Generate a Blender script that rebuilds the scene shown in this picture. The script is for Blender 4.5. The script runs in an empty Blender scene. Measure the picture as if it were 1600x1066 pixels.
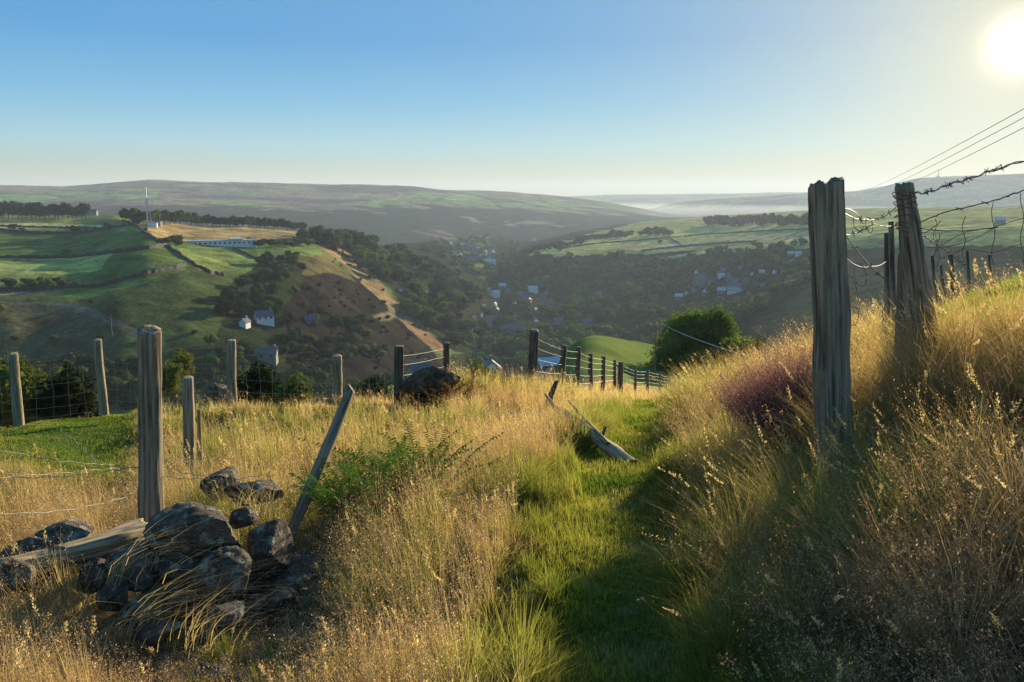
import bpy, math, random
import numpy as np
from mathutils import Vector, Matrix

rng = np.random.default_rng(7)
random.seed(7)
R = math.radians
scene = bpy.context.scene
COL = scene.collection

# ------------------------------------------------------------------ camera
F = 1186.0                       # focal length in photo pixels (1600 wide)
PITCH = math.atan((533 - 305) / F)
cam_d = bpy.data.cameras.new("camera")
cam_d.sensor_width = 36.0
cam_d.lens = 36.0 * F / 1600.0
cam_d.clip_start = 0.05
cam_d.clip_end = 60000
cam = bpy.data.objects.new("camera", cam_d)
COL.objects.link(cam)
cam.location = (0, 0, 0)
cam.rotation_euler = (math.pi / 2 - PITCH, 0, 0)
scene.camera = cam

# ------------------------------------------------------------------ light
SUN_EL, SUN_AZ = R(8.9), R(32.3)          # azimuth to the right of +Y
world = bpy.data.worlds.new("World")
scene.world = world
world.use_nodes = True
nt = world.node_tree
bgn = nt.nodes["Background"]
sky = nt.nodes.new("ShaderNodeTexSky")
sky.sky_type = 'NISHITA'
sky.sun_disc = False
sky.sun_elevation = SUN_EL
sky.sun_rotation = SUN_AZ
sky.altitude = 300
sky.air_density = 1.0
sky.dust_density = 0.35
sky.ozone_density = 3.0
sdir = Vector((math.sin(SUN_AZ) * math.cos(SUN_EL), math.cos(SUN_AZ) * math.cos(SUN_EL), math.sin(SUN_EL)))


def wn(kind, **kw):
    n = nt.nodes.new(kind)
    for k, v in kw.items(): setattr(n, k, v)
    return n


# clear evening sky: colour by height above the horizon, warmer and brighter towards the sun
wl = nt.links.new
tcw = wn("ShaderNodeTexCoord")
nrm = wn("ShaderNodeVectorMath", operation='NORMALIZE'); wl(tcw.outputs['Generated'], nrm.inputs[0])
sepw = wn("ShaderNodeSeparateXYZ"); wl(nrm.outputs[0], sepw.inputs[0])
asn = wn("ShaderNodeMath", operation='ARCSINE'); wl(sepw.outputs[2], asn.inputs[0])
el = wn("ShaderNodeMapRange"); el.inputs[1].default_value = 0; el.inputs[2].default_value = R(90); wl(asn.outputs[0], el.inputs[0])
ramp = wn("ShaderNodeValToRGB")
E_ = ramp.color_ramp.elements
SKYR = [(0.0, (.57, .53, .27)), (1.2, (.54, .58, .38)), (3.5, (.36, .63, .72)), (6.5, (.175, .49, .75)), (10.5, (.08, .35, .70)), (16, (.09, .34, .68)), (90, (.04, .17, .45))]
for i_, (e_, c_) in enumerate(SKYR):
    if i_ < 2: el_ = E_[i_]; el_.position = e_ / 90 if i_ == 0 else e_ / 90
    else: el_ = E_.new(e_ / 90)
    el_.color = (*c_, 1)
wl(el.outputs[0], ramp.inputs[0])
dt = wn("ShaderNodeVectorMath", operation='DOT_PRODUCT'); wl(nrm.outputs[0], dt.inputs[0]); dt.inputs[1].default_value = sdir
acs = wn("ShaderNodeMath", operation='ARCCOSINE'); wl(dt.outputs['Value'], acs.inputs[0])
ex = wn("ShaderNodeMath", operation='MULTIPLY'); wl(acs.outputs[0], ex.inputs[0]); ex.inputs[1].default_value = -1 / R(12)
ex2 = wn("ShaderNodeMath", operation='EXPONENT'); wl(ex.outputs[0], ex2.inputs[0])
mixw = wn("ShaderNodeMix", data_type='RGBA'); wl(ex2.outputs[0], mixw.inputs[0]); wl(ramp.outputs[0], mixw.inputs[6]); mixw.inputs[7].default_value = (.90, .83, .55, 1)
g2 = wn("ShaderNodeMath", operation='MULTIPLY'); wl(acs.outputs[0], g2.inputs[0]); wl(acs.outputs[0], g2.inputs[1])
g3 = wn("ShaderNodeMath", operation='MULTIPLY'); wl(g2.outputs[0], g3.inputs[0]); g3.inputs[1].default_value = -.5 / R(.95) ** 2
g4 = wn("ShaderNodeMath", operation='EXPONENT'); wl(g3.outputs[0], g4.inputs[0])
gl = wn("ShaderNodeMath", operation='MULTIPLY'); wl(g4.outputs[0], gl.inputs[0]); gl.inputs[1].default_value = 1.5
gc = wn("ShaderNodeVectorMath", operation='SCALE'); gc.inputs[0].default_value = (1.0, .97, .80); wl(gl.outputs[0], gc.inputs['Scale'])
addw = wn("ShaderNodeVectorMath", operation='ADD'); wl(mixw.outputs[2], addw.inputs[0]); wl(gc.outputs[0], addw.inputs[1])
scl = wn("ShaderNodeVectorMath", operation='SCALE'); wl(addw.outputs[0], scl.inputs[0]); scl.inputs['Scale'].default_value = 4.2
mixn = wn("ShaderNodeMix", data_type='RGBA'); mixn.inputs[0].default_value = .04
wl(scl.outputs[0], mixn.inputs[6]); wl(sky.outputs[0], mixn.inputs[7])
wl(mixn.outputs[2], bgn.inputs[0])
bgn.inputs[1].default_value = 0.11

LEL = R(10.6)      # lamp a touch higher than the glare's centre
ldir = Vector((math.sin(SUN_AZ) * math.cos(LEL), math.cos(SUN_AZ) * math.cos(LEL), math.sin(LEL)))
sd = bpy.data.lights.new("sun", 'SUN')
sd.energy = 5.0
sd.angle = R(0.5)
sd.color = (1.0, 0.85, 0.62)
sun = bpy.data.objects.new("sun", sd)
COL.objects.link(sun)
sdir = Vector((math.sin(SUN_AZ) * math.cos(SUN_EL), math.cos(SUN_AZ) * math.cos(SUN_EL), math.sin(SUN_EL)))
sun.rotation_euler = (-ldir).to_track_quat('-Z', 'Y').to_euler()

scene.view_settings.view_transform = 'Standard'
scene.view_settings.look = 'None'
scene.view_settings.exposure = 1.12
scene.view_settings.gamma = 1.0
scene.cycles.max_bounces = 6
scene.cycles.transparent_max_bounces = 6
scene.cycles.volume_bounces = 0
scene.cycles.use_denoising = True

# ------------------------------------------------------------------ helpers
cp, sp = math.cos(PITCH), math.sin(PITCH)


def W(px, py, D):
    """world point seen at photo pixel (px, py) at horizontal range D"""
    px, py, D = np.broadcast_arrays(np.asarray(px, float), np.asarray(py, float), np.asarray(D, float))
    xc = (px - 800) / F
    yc = (533 - py) / F
    x = xc
    y = cp + yc * sp
    z = -sp + yc * cp
    h = np.hypot(x, y)
    return np.stack([x / h * D, y / h * D, z / h * D], -1)


def project(P):
    P = np.asarray(P, float)
    x, y, z = P[..., 0], P[..., 1], P[..., 2]
    f = y * cp - z * sp
    u = y * sp + z * cp
    f = np.where(f < 1e-3, 1e-3, f)
    return 800 + F * x / f, 533 - F * u / f


def WZ(px, D, z):
    """point in pixel column px, at range D and height z"""
    py = 533.0
    for _ in range(12):
        p = W(px, py, D)
        py += (p[2] - z) / D * F
    return W(px, py, D)


def hash2(ix, iy, seed):
    h = (ix * 374761393 + iy * 668265263 + seed * 974634777) & 0xffffffff
    h = ((h ^ (h >> 13)) * 1274126177) & 0xffffffff
    return ((h ^ (h >> 16)) & 0xffff) / 65535.0


def depth(P):
    P = np.asarray(P, float)
    return P[..., 1] * cp - P[..., 2] * sp


def vnoise(x, y, seed=0):
    x = np.asarray(x, float); y = np.asarray(y, float)
    ix = np.floor(x).astype(np.int64); iy = np.floor(y).astype(np.int64)
    fx = x - ix; fy = y - iy
    fx = fx * fx * (3 - 2 * fx); fy = fy * fy * (3 - 2 * fy)
    a = hash2(ix, iy, seed); b = hash2(ix + 1, iy, seed)
    c = hash2(ix, iy + 1, seed); d = hash2(ix + 1, iy + 1, seed)
    return (a * (1 - fx) + b * fx) * (1 - fy) + (c * (1 - fx) + d * fx) * fy


def fbm(x, y, seed=0, oct=4):
    s = 0; a = 0.5; t = 0
    for o in range(oct):
        s = s + a * vnoise(np.asarray(x) * 2 ** o, np.asarray(y) * 2 ** o, seed + o * 17)
        t += a; a *= 0.5
    return s / t


def sstep(a, b, x):
    t = np.clip((np.asarray(x, float) - a) / (b - a), 0, 1)
    return t * t * (3 - 2 * t)


def raw_mesh(name, V, faces_by_n, mat=None, col=None, smooth=False, col_domain='POINT'):
    """V (n,3); faces_by_n: list of int arrays (m,k)"""
    me = bpy.data.meshes.new(name)
    V = np.asarray(V, np.float32)
    me.vertices.add(len(V))
    me.vertices.foreach_set("co", V.ravel())
    loops = np.concatenate([f.ravel() for f in faces_by_n]).astype(np.int32)
    tot = np.concatenate([np.full(len(f), f.shape[1], np.int32) for f in faces_by_n])
    start = np.concatenate([[0], np.cumsum(tot)[:-1]]).astype(np.int32)
    me.loops.add(len(loops))
    me.loops.foreach_set("vertex_index", loops)
    me.polygons.add(len(tot))
    me.polygons.foreach_set("loop_start", start)
    if smooth:
        me.polygons.foreach_set("use_smooth", np.ones(len(tot), bool))
    me.update(calc_edges=True)
    if col is not None:
        ca = me.color_attributes.new("Col", 'FLOAT_COLOR', 'POINT')
        c4 = np.ones((len(V), 4), np.float32); c4[:, :3] = col
        ca.data.foreach_set("color", c4.ravel())
    if mat: me.materials.append(mat)
    return me


def link(name, me, parent=None, loc=None):
    o = bpy.data.objects.new(name, me)
    COL.objects.link(o)
    if loc is not None: o.location = loc
    if parent is not None: o.parent = parent
    return o


def tag(o, label=None, cat=None, group=None, kind=None):
    if label: o["label"] = label
    if cat: o["category"] = cat
    if group: o["group"] = group
    if kind: o["kind"] = kind
    return o


def thing(name, loc, label, cat, group=None, rotz=0):
    o = bpy.data.objects.new(name, None)
    o.empty_display_size = 0.2
    COL.objects.link(o)
    o.location = loc; o.rotation_euler = (0, 0, rotz)
    return tag(o, label, cat, group)


def dup(o, parent=None, loc=None, rotz=None, scale=None):
    c = o.copy(); COL.objects.link(c)
    if parent is not None: c.parent = parent
    if loc is not None: c.location = loc
    if rotz is not None: c.rotation_euler = (0, 0, rotz)
    if scale is not None: c.scale = scale
    for ch in list(o.children): dup(ch, c)
    return c


class MB:
    """collects verts / faces for ONE mesh"""
    def __init__(s): s.v = []; s.f = []
    def add(s, vs, fs):
        b = len(s.v); s.v += [tuple(v) for v in vs]; s.f += [tuple(i + b for i in f) for f in fs]
    def box(s, x0, x1, y0, y1, z0, z1):
        s.add([(x0, y0, z0), (x1, y0, z0), (x1, y1, z0), (x0, y1, z0), (x0, y0, z1), (x1, y0, z1), (x1, y1, z1), (x0, y1, z1)],
              [(0, 3, 2, 1), (4, 5, 6, 7), (0, 1, 5, 4), (1, 2, 6, 5), (2, 3, 7, 6), (3, 0, 4, 7)])
    def tube(s, pts, r, n=5, caps=True):
        pts = [Vector(p) for p in pts]
        rr = r if hasattr(r, '__len__') else [r] * len(pts)
        rings = []
        for i, p in enumerate(pts):
            d = (pts[min(i + 1, len(pts) - 1)] - pts[max(i - 1, 0)])
            if d.length < 1e-9: d = Vector((0, 0, 1))
            d.normalize()
            a = d.cross(Vector((0, 0, 1)) if abs(d.z) < 0.9 else Vector((1, 0, 0))).normalized()
            b = d.cross(a)
            rings.append([p + (a * math.cos(2 * math.pi * k / n) + b * math.sin(2 * math.pi * k / n)) * rr[i] for k in range(n)])
        vs = [v for rg in rings for v in rg]
        fs = []
        for i in range(len(rings) - 1):
            for k in range(n):
                fs.append((i * n + k, i * n + (k + 1) % n, (i + 1) * n + (k + 1) % n, (i + 1) * n + k))
        if caps:
            fs.append(tuple(range(n - 1, -1, -1))); fs.append(tuple((len(rings) - 1) * n + k for k in range(n)))
        s.add(vs, fs)
    def mesh(s, name, mat, smooth=False):
        me = bpy.data.meshes.new(name)
        me.from_pydata(s.v, [], s.f)
        if smooth: me.polygons.foreach_set("use_smooth", [True] * len(me.polygons))
        if mat: me.materials.append(mat)
        me.update()
        return me
    def build(s, name, mat, parent=None, smooth=False, loc=None):
        return link(name, s.mesh(name, mat, smooth), parent, loc)


# ------------------------------------------------------------------ materials
def new_mat(name):
    m = bpy.data.materials.new(name); m.use_nodes = True
    for n in list(m.node_tree.nodes): m.node_tree.nodes.remove(n)
    out = m.node_tree.nodes.new("ShaderNodeOutputMaterial")
    return m, m.node_tree, out


def N(t, kind, **kw):
    n = t.nodes.new(kind)
    for k, v in kw.items(): setattr(n, k, v)
    return n


def noise_col(t, c1, c2, scale, detail=4, lo=.35, hi=.65, coords='Object', stretch=(1, 1, 1)):
    tc = N(t, "ShaderNodeTexCoord"); mp = N(t, "ShaderNodeMapping"); mp.inputs['Scale'].default_value = stretch
    nz = N(t, "ShaderNodeTexNoise"); nz.inputs['Scale'].default_value = scale; nz.inputs['Detail'].default_value = detail
    rp = N(t, "ShaderNodeValToRGB")
    rp.color_ramp.elements[0].position = lo; rp.color_ramp.elements[1].position = hi
    rp.color_ramp.elements[0].color = (*c1, 1); rp.color_ramp.elements[1].color = (*c2, 1)
    t.links.new(tc.outputs[coords], mp.inputs[0]); t.links.new(mp.outputs[0], nz.inputs[0]); t.links.new(nz.outputs[0], rp.inputs[0])
    return rp.outputs[0], nz.outputs[0]


def simple_mat(name, c1, c2=None, scale=5, rough=.85, bump=0, stretch=(1, 1, 1), spec=.2, metal=0, lo=.35, hi=.65):
    m, t, out = new_mat(name)
    b = N(t, "ShaderNodeBsdfPrincipled")
    b.inputs['Roughness'].default_value = rough
    b.inputs['Specular IOR Level'].default_value = spec
    b.inputs['Metallic'].default_value = metal
    if c2 is None: c2 = tuple(x * 1.15 for x in c1)
    c, v = noise_col(t, c1, c2, scale, stretch=stretch, lo=lo, hi=hi)
    t.links.new(c, b.inputs['Base Color'])
    if bump:
        bp = N(t, "ShaderNodeBump"); bp.inputs['Strength'].default_value = bump; bp.inputs['Distance'].default_value = 0.02
        t.links.new(v, bp.inputs['Height']); t.links.new(bp.outputs[0], b.inputs['Normal'])
    t.links.new(b.outputs[0], out.inputs[0])
    return m


def leafy_mat(name, trans=.45, c=None, c2=None, scale=.6, attr=False, tint=(1.0, 1.0, .6)):
    """diffuse + translucent, for blades and leaves"""
    m, t, out = new_mat(name)
    d = N(t, "ShaderNodeBsdfDiffuse"); tr = N(t, "ShaderNodeBsdfTranslucent"); mx = N(t, "ShaderNodeMixShader")
    mx.inputs[0].default_value = trans
    if attr:
        a = N(t, "ShaderNodeVertexColor", layer_name="Col"); src = a.outputs[0]
    else:
        src, _ = noise_col(t, c, c2, scale, detail=3)
    if not attr:
        oi = N(t, "ShaderNodeObjectInfo"); hs = N(t, "ShaderNodeHueSaturation")
        m1 = N(t, "ShaderNodeMapRange"); m1.inputs[3].default_value = .46; m1.inputs[4].default_value = .52
        m2 = N(t, "ShaderNodeMapRange"); m2.inputs[3].default_value = .6; m2.inputs[4].default_value = 1.55
        ml = N(t, "ShaderNodeMath", operation='MULTIPLY'); ml.inputs[1].default_value = 7.31; fr_ = N(t, "ShaderNodeMath", operation='FRACT')
        t.links.new(oi.outputs['Random'], m1.inputs[0]); t.links.new(oi.outputs['Random'], ml.inputs[0]); t.links.new(ml.outputs[0], fr_.inputs[0]); t.links.new(fr_.outputs[0], m2.inputs[0])
        t.links.new(m1.outputs[0], hs.inputs['Hue']); t.links.new(m2.outputs[0], hs.inputs['Value']); t.links.new(src, hs.inputs['Color']); src = hs.outputs[0]
    mul = N(t, "ShaderNodeMix", data_type='RGBA', blend_type='MULTIPLY')
    mul.inputs[0].default_value = 1.0; mul.inputs[7].default_value = (*tint, 1)
    t.links.new(src, mul.inputs[6])
    t.links.new(src, d.inputs[0]); t.links.new(mul.outputs[2], tr.inputs[0])
    t.links.new(d.outputs[0], mx.inputs[1]); t.links.new(tr.outputs[0], mx.inputs[2])
    t.links.new(mx.outputs[0], out.inputs[0])
    return m


def terrain_mat(name, scale, amt=.35, fine=None, bump=.0, bdist=1.0, scale2=None):
    m, t, out = new_mat(name)
    b = N(t, "ShaderNodeBsdfDiffuse")
    a = N(t, "ShaderNodeVertexColor", layer_name="Col")
    tc = N(t, "ShaderNodeTexCoord")
    nz = N(t, "ShaderNodeTexNoise"); nz.inputs['Scale'].default_value = scale; nz.inputs['Detail'].default_value = 8
    nz.inputs['Roughness'].default_value = .65
    t.links.new(tc.outputs['Object'], nz.inputs[0])
    mr = N(t, "ShaderNodeMapRange"); mr.inputs[1].default_value = .3; mr.inputs[2].default_value = .7
    mr.inputs[3].default_value = 1 - amt; mr.inputs[4].default_value = 1 + amt
    t.links.new(nz.outputs[0], mr.inputs[0])
    fac = mr.outputs[0]
    if scale2:
        z2 = N(t, "ShaderNodeTexNoise"); z2.inputs['Scale'].default_value = scale2; z2.inputs['Detail'].default_value = 6; z2.inputs['Roughness'].default_value = .7
        t.links.new(tc.outputs['Object'], z2.inputs[0])
        m2 = N(t, "ShaderNodeMapRange"); m2.inputs[1].default_value = .35; m2.inputs[2].default_value = .65; m2.inputs[3].default_value = .6; m2.inputs[4].default_value = 1.4
        t.links.new(z2.outputs[0], m2.inputs[0])
        mm = N(t, "ShaderNodeMath", operation='MULTIPLY'); t.links.new(fac, mm.inputs[0]); t.links.new(m2.outputs[0], mm.inputs[1]); fac = mm.outputs[0]
    mul = N(t, "ShaderNodeVectorMath", operation='SCALE')
    t.links.new(a.outputs[0], mul.inputs[0]); t.links.new(fac, mul.inputs['Scale'])
    t.links.new(mul.outputs[0], b.inputs[0])
    if bump:
        bp = N(t, "ShaderNodeBump"); bp.inputs['Strength'].default_value = bump; bp.inputs['Distance'].default_value = bdist
        t.links.new(nz.outputs[0], bp.inputs['Height']); t.links.new(bp.outputs[0], b.inputs['Normal'])
    t.links.new(b.outputs[0], out.inputs[0])
    return m


M = {}
M['near'] = terrain_mat("hill_soil", 9, .5, bump=.4, bdist=.03)
M['mid'] = terrain_mat("valley_land", .05, .6, bump=.9, bdist=2.0, scale2=.45)
M['far'] = terrain_mat("moor_land", .010, .6, bump=.9, bdist=18, scale2=.06)
M['grass'] = leafy_mat("grass_blades", .62, attr=True, tint=(1.15, 1.05, .6))
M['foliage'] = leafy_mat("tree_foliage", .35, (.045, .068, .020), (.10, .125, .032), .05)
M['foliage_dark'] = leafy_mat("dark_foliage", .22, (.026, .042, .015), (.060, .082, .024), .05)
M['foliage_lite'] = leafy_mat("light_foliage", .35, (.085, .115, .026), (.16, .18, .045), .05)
M['conifer'] = leafy_mat("evergreen_foliage", .38, (.06, .095, .014), (.14, .18, .03), .5)
M['bark'] = simple_mat("bark", (.05, .04, .03), (.10, .08, .06), 6)
def wood_mat(name, c1, c2, c3):
    m, t, out = new_mat(name)
    b = N(t, "ShaderNodeBsdfPrincipled"); b.inputs['Roughness'].default_value = .9; b.inputs['Specular IOR Level'].default_value = .15
    tc = N(t, "ShaderNodeTexCoord"); mp = N(t, "ShaderNodeMapping"); mp.inputs['Scale'].default_value = (55, 55, 2.2)
    n1 = N(t, "ShaderNodeTexNoise"); n1.inputs['Scale'].default_value = 1; n1.inputs['Detail'].default_value = 6
    n2 = N(t, "ShaderNodeTexNoise"); n2.inputs['Scale'].default_value = 9; n2.inputs['Detail'].default_value = 5
    r1 = N(t, "ShaderNodeValToRGB"); r1.color_ramp.elements[0].position = .36; r1.color_ramp.elements[1].position = .62
    r1.color_ramp.elements[0].color = (*c1, 1); r1.color_ramp.elements[1].color = (*c2, 1)
    r2 = N(t, "ShaderNodeValToRGB"); r2.color_ramp.elements[0].position = .50; r2.color_ramp.elements[1].position = .68
    r2.color_ramp.elements[0].color = (0, 0, 0, 1); r2.color_ramp.elements[1].color = (.7, .7, .7, 1)
    mx = N(t, "ShaderNodeMix", data_type='RGBA'); mx.inputs[7].default_value = (*c3, 1)
    bp = N(t, "ShaderNodeBump"); bp.inputs['Strength'].default_value = .9; bp.inputs['Distance'].default_value = .006
    L = t.links.new
    L(tc.outputs['Object'], mp.inputs[0]); L(mp.outputs[0], n1.inputs[0]); L(tc.outputs['Object'], n2.inputs[0])
    L(n1.outputs[0], r1.inputs[0]); L(n2.outputs[0], r2.inputs[0]); L(r2.outputs[0], mx.inputs[0]); L(r1.outputs[0], mx.inputs[6])
    L(mx.outputs[2], b.inputs['Base Color']); L(n1.outputs[0], bp.inputs['Height']); L(bp.outputs[0], b.inputs['Normal'])
    L(b.outputs[0], out.inputs[0])
    return m
M['wood'] = wood_mat("weathered_wood", (.075, .054, .036), (.33, .25, .165), (.20, .20, .12))
M['wood_pale'] = wood_mat("pale_wood", (.12, .09, .055), (.40, .32, .20), (.28, .25, .14))
M['wood_dark'] = wood_mat("dark_wood", (.05, .038, .028), (.20, .155, .105), (.12, .11, .06))
M['wire'] = simple_mat("rusty_wire", (.10, .07, .05), (.22, .17, .13), 40, rough=.6, metal=.3)
M['wire_zinc'] = simple_mat("galvanised_wire", (.20, .185, .16), (.34, .32, .28), 40, rough=.6, metal=.4)
M['stone_wall'] = simple_mat("dry_stone", (.028, .027, .022), (.075, .07, .055), 1.5)
M['house_stone'] = simple_mat("house_stone", (.20, .18, .14), (.32, .28, .22), 1)
M['house_white'] = simple_mat("white_render", (.66, .64, .60), (.76, .74, .70), 1)
M['roof'] = simple_mat("slate_roof", (.09, .095, .11), (.15, .155, .17), 1.2, rough=.55)
M['roof_lite'] = simple_mat("pale_sheet_roof", (.42, .45, .46), (.54, .56, .56), 1.2, rough=.5)
M['glass'] = simple_mat("window_glass", (.03, .035, .04), (.05, .055, .06), 1, rough=.15, spec=.5)
M['metal'] = simple_mat("mast_steel", (.35, .36, .38), (.5, .5, .52), 1, rough=.5, metal=.4)


def stone_mat(name, dark, lite, lichen):
    m, t, out = new_mat(name)
    b = N(t, "ShaderNodeBsdfPrincipled"); b.inputs['Roughness'].default_value = .92; b.inputs['Specular IOR Level'].default_value = .2
    tc = N(t, "ShaderNodeTexCoord")
    n1 = N(t, "ShaderNodeTexNoise"); n1.inputs['Scale'].default_value = 9; n1.inputs['Detail'].default_value = 10; n1.inputs['Roughness'].default_value = .7
    n2 = N(t, "ShaderNodeTexNoise"); n2.inputs['Scale'].default_value = 22; n2.inputs['Detail'].default_value = 4
    n3 = N(t, "ShaderNodeTexNoise"); n3.inputs['Scale'].default_value = 130; n3.inputs['Detail'].default_value = 5
    r1 = N(t, "ShaderNodeValToRGB"); r1.color_ramp.elements[0].position = .35; r1.color_ramp.elements[1].position = .68
    r1.color_ramp.elements[0].color = (*dark, 1); r1.color_ramp.elements[1].color = (*lite, 1)
    r2 = N(t, "ShaderNodeValToRGB"); r2.color_ramp.elements[0].position = .56; r2.color_ramp.elements[1].position = .63
    r2.color_ramp.elements[0].color = (0, 0, 0, 1); r2.color_ramp.elements[1].color = (.8, .8, .8, 1)
    mx = N(t, "ShaderNodeMix", data_type='RGBA'); mx.inputs[7].default_value = (*lichen, 1)
    ad = N(t, "ShaderNodeMath", operation='ADD')
    bp = N(t, "ShaderNodeBump"); bp.inputs['Strength'].default_value = 1.0; bp.inputs['Distance'].default_value = .03
    L = t.links.new
    for n in (n1, n2, n3): L(tc.outputs['Object'], n.inputs[0])
    L(n1.outputs[0], r1.inputs[0]); L(n2.outputs[0], r2.inputs[0]); L(r2.outputs[0], mx.inputs[0]); L(r1.outputs[0], mx.inputs[6])
    L(n1.outputs[0], ad.inputs[0]); L(n3.outputs[0], ad.inputs[1]); L(ad.outputs[0], bp.inputs['Height']); L(bp.outputs[0], b.inputs['Normal'])
    L(mx.outputs[2], b.inputs['Base Color']); L(b.outputs[0], out.inputs[0])
    return m
M['stone'] = stone_mat("gritstone", (.045, .036, .026), (.26, .205, .14), (.42, .40, .26))
M['stone_pale'] = stone_mat("pale_gritstone", (.06, .05, .036), (.28, .24, .17), (.45, .43, .35))

# ------------------------------------------------------------------ near ground (thin plate spline)
ctrl = []
def cz(px, D, z): ctrl.append(tuple(WZ(px, D, z)))
def cw(px, py, D): ctrl.append(tuple(W(px, py, D)))
# path, near to far
cz(960, 2.28, -1.60); cz(940, 3.1, -1.65); cz(935, 4.0, -1.75); cz(960, 5.3, -1.95)
cz(1000, 7.5, -2.35); cz(1015, 10.4, -3.0); cz(1010, 14, -3.85)
ctrl += [(0, .8, -1.55), (0, -2, -1.5), (-3, -1, -1.75), (3, -1, -1.25), (-6, 0, -2.0), (6, 0, -1.0), (0, -5, -1.4)]
# slope beyond, along the descending fence
cz(900, 18, -5.0); cz(1100, 18, -4.9); cz(1000, 30, -8.0); cz(1012, 38, -10.0); cz(1080, 60, -15.7); cz(1000, 60, -15.4)
cz(850, 40, -11.5); cz(860, 70, -18.6); cz(1000, 85, -20.3); cw(950, 543, 132); cw(1030, 543, 132); cw(1100, 560, 125); cw(1170, 578, 120); cw(870, 572, 110); cw(1100, 590, 95)
cz(950, 165, -38); cz(1100, 165, -42); cz(950, 220, -62); cz(1150, 220, -60); cz(1180, 60, -16)
# left half
cz(235, 4.3, -2.05); cz(350, 3.5, -2.02); cz(300, 2.6, -1.84); cz(450, 4.4, -2.08); cz(600, 3.2, -1.86); cz(600, 6, -2.25); cz(700, 4.5, -1.92)
cz(800, 3.0, -1.66); cz(800, 6, -2.12); cz(750, 9, -2.65); cz(880, 9, -2.75); cz(0, 4.6, -2.15); cz(0, 3.0, -1.95); cz(150, 6.5, -2.5)
cz(450, 7, -2.5); cz(-300, 6, -2.6)
cw(25, 668, 11.5); cw(158, 650, 11.5); cw(362, 655, 11); cw(527, 645, 11); cw(624, 655, 9.5); cw(697, 620, 12); cw(832, 618, 12.5)
cw(100, 700, 9); cw(0, 730, 7.6); cw(-200, 740, 11)
for px in (-400, -100, 150, 350, 550, 700):
    cz(px, 17, -6.3); cz(px, 30, -14); cz(px, 60, -32); cz(px, 110, -55); cz(px, 220, -82)
cz(800, 22, -7.0); cz(800, 60, -26); cz(800, 110, -48); cz(800, 220, -80)
# right bank
cz(1295, 3.9, -1.54); cz(1100, 3.5, -1.67); cz(1120, 6.5, -2.08); cz(1200, 9, -2.2); cz(1330, 8, -1.68); cz(1430, 5.1, -1.15); cz(1230, 6, -1.86); cz(1180, 4.5, -1.66)
cz(1600, 9, -.97); cz(1500, 12, -1.48); cz(1600, 13, -1.3); cz(1600, 2.4, -1.35); cz(1450, 3.0, -1.42); cz(1600, 4.5, -1.05)
cz(1800, 6, -.7); cz(1200, 14, -3.4); cz(1800, 13, -1.0); cz(1400, 14, -2.6)
for px in (1300, 1600, 2000):
    cz(px, 20, -4.6); cz(px, 35, -11); cz(px, 60, -20); cz(px, 110, -38); cz(px, 220, -62)
C_ = np.array(ctrl)


def tps_fit(P):
    xy = P[:, :2]; n = len(P)
    # work in a compressed radius so near and far points are balanced
    q = warp(xy)
    d = np.linalg.norm(q[:, None] - q[None], axis=-1)
    K = np.where(d > 0, d * d * np.log(d + 1e-12), 0) + np.eye(n) * .002
    A = np.zeros((n + 3, n + 3)); A[:n, :n] = K
    A[:n, n] = 1; A[:n, n + 1:] = q; A[n:, :n] = A[:n, n:].T
    r = np.hypot(xy[:, 0], xy[:, 1])
    rhs = np.concatenate([P[:, 2] / (r + 3), [0, 0, 0]])
    w = np.linalg.solve(A, rhs)
    return q, w


def warp(xy):
    r = np.hypot(xy[..., 0], xy[..., 1])
    s = np.log1p(r / 3) * 3 / np.maximum(r, 1e-6)
    return xy * s[..., None]


TQ, TW = tps_fit(C_)


def ground_z(x, y):
    x = np.asarray(x, float); y = np.asarray(y, float)
    sh = x.shape; x = x.ravel(); y = y.ravel()
    out = np.empty(len(x))
    for i in range(0, len(x), 40000):
        xy = np.stack([x[i:i + 40000], y[i:i + 40000]], -1)
        q = warp(xy)
        d = np.linalg.norm(q[:, None] - TQ[None], axis=-1)
        k = np.where(d > 0, d * d * np.log(d + 1e-12), 0)
        v = k @ TW[:-3] + TW[-3] + q @ TW[-2:]
        out[i:i + 40000] = v * (np.hypot(xy[:, 0], xy[:, 1]) + 3)
    r = np.hypot(x, y)
    out += (fbm(x * 1.1, y * 1.1, 3, 3) - .5) * .16 * sstep(0, 3, r) + (fbm(x * .3, y * .3, 9, 2) - .5) * .25 * sstep(4, 12, r)
    return out.reshape(sh)


# path centre line in plan
PATH = np.array([WZ(px, D, z)[:2] for px, D, z in ((960, 1.5, -1.5), (955, 2.28, -1.6), (945, 3.1, -1.65), (940, 4.0, -1.75), (965, 5.3, -1.95),
                                                    (998, 7.5, -2.35), (1012, 10.4, -3.0), (1005, 14, -3.85), (980, 20, -5.3))])


def path_dist(x, y):
    P = np.stack([x, y], -1)
    best = np.full(P.shape[:-1], 1e9)
    for a, b in zip(PATH[:-1], PATH[1:]):
        ab = b - a
        t = np.clip(((P - a) @ ab) / (ab @ ab), 0, 1)
        best = np.minimum(best, np.linalg.norm(P - (a + t[..., None] * ab), axis=-1))
    return best


TURF = np.array([WZ(90, 9.0, -3)[:2]])


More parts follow.
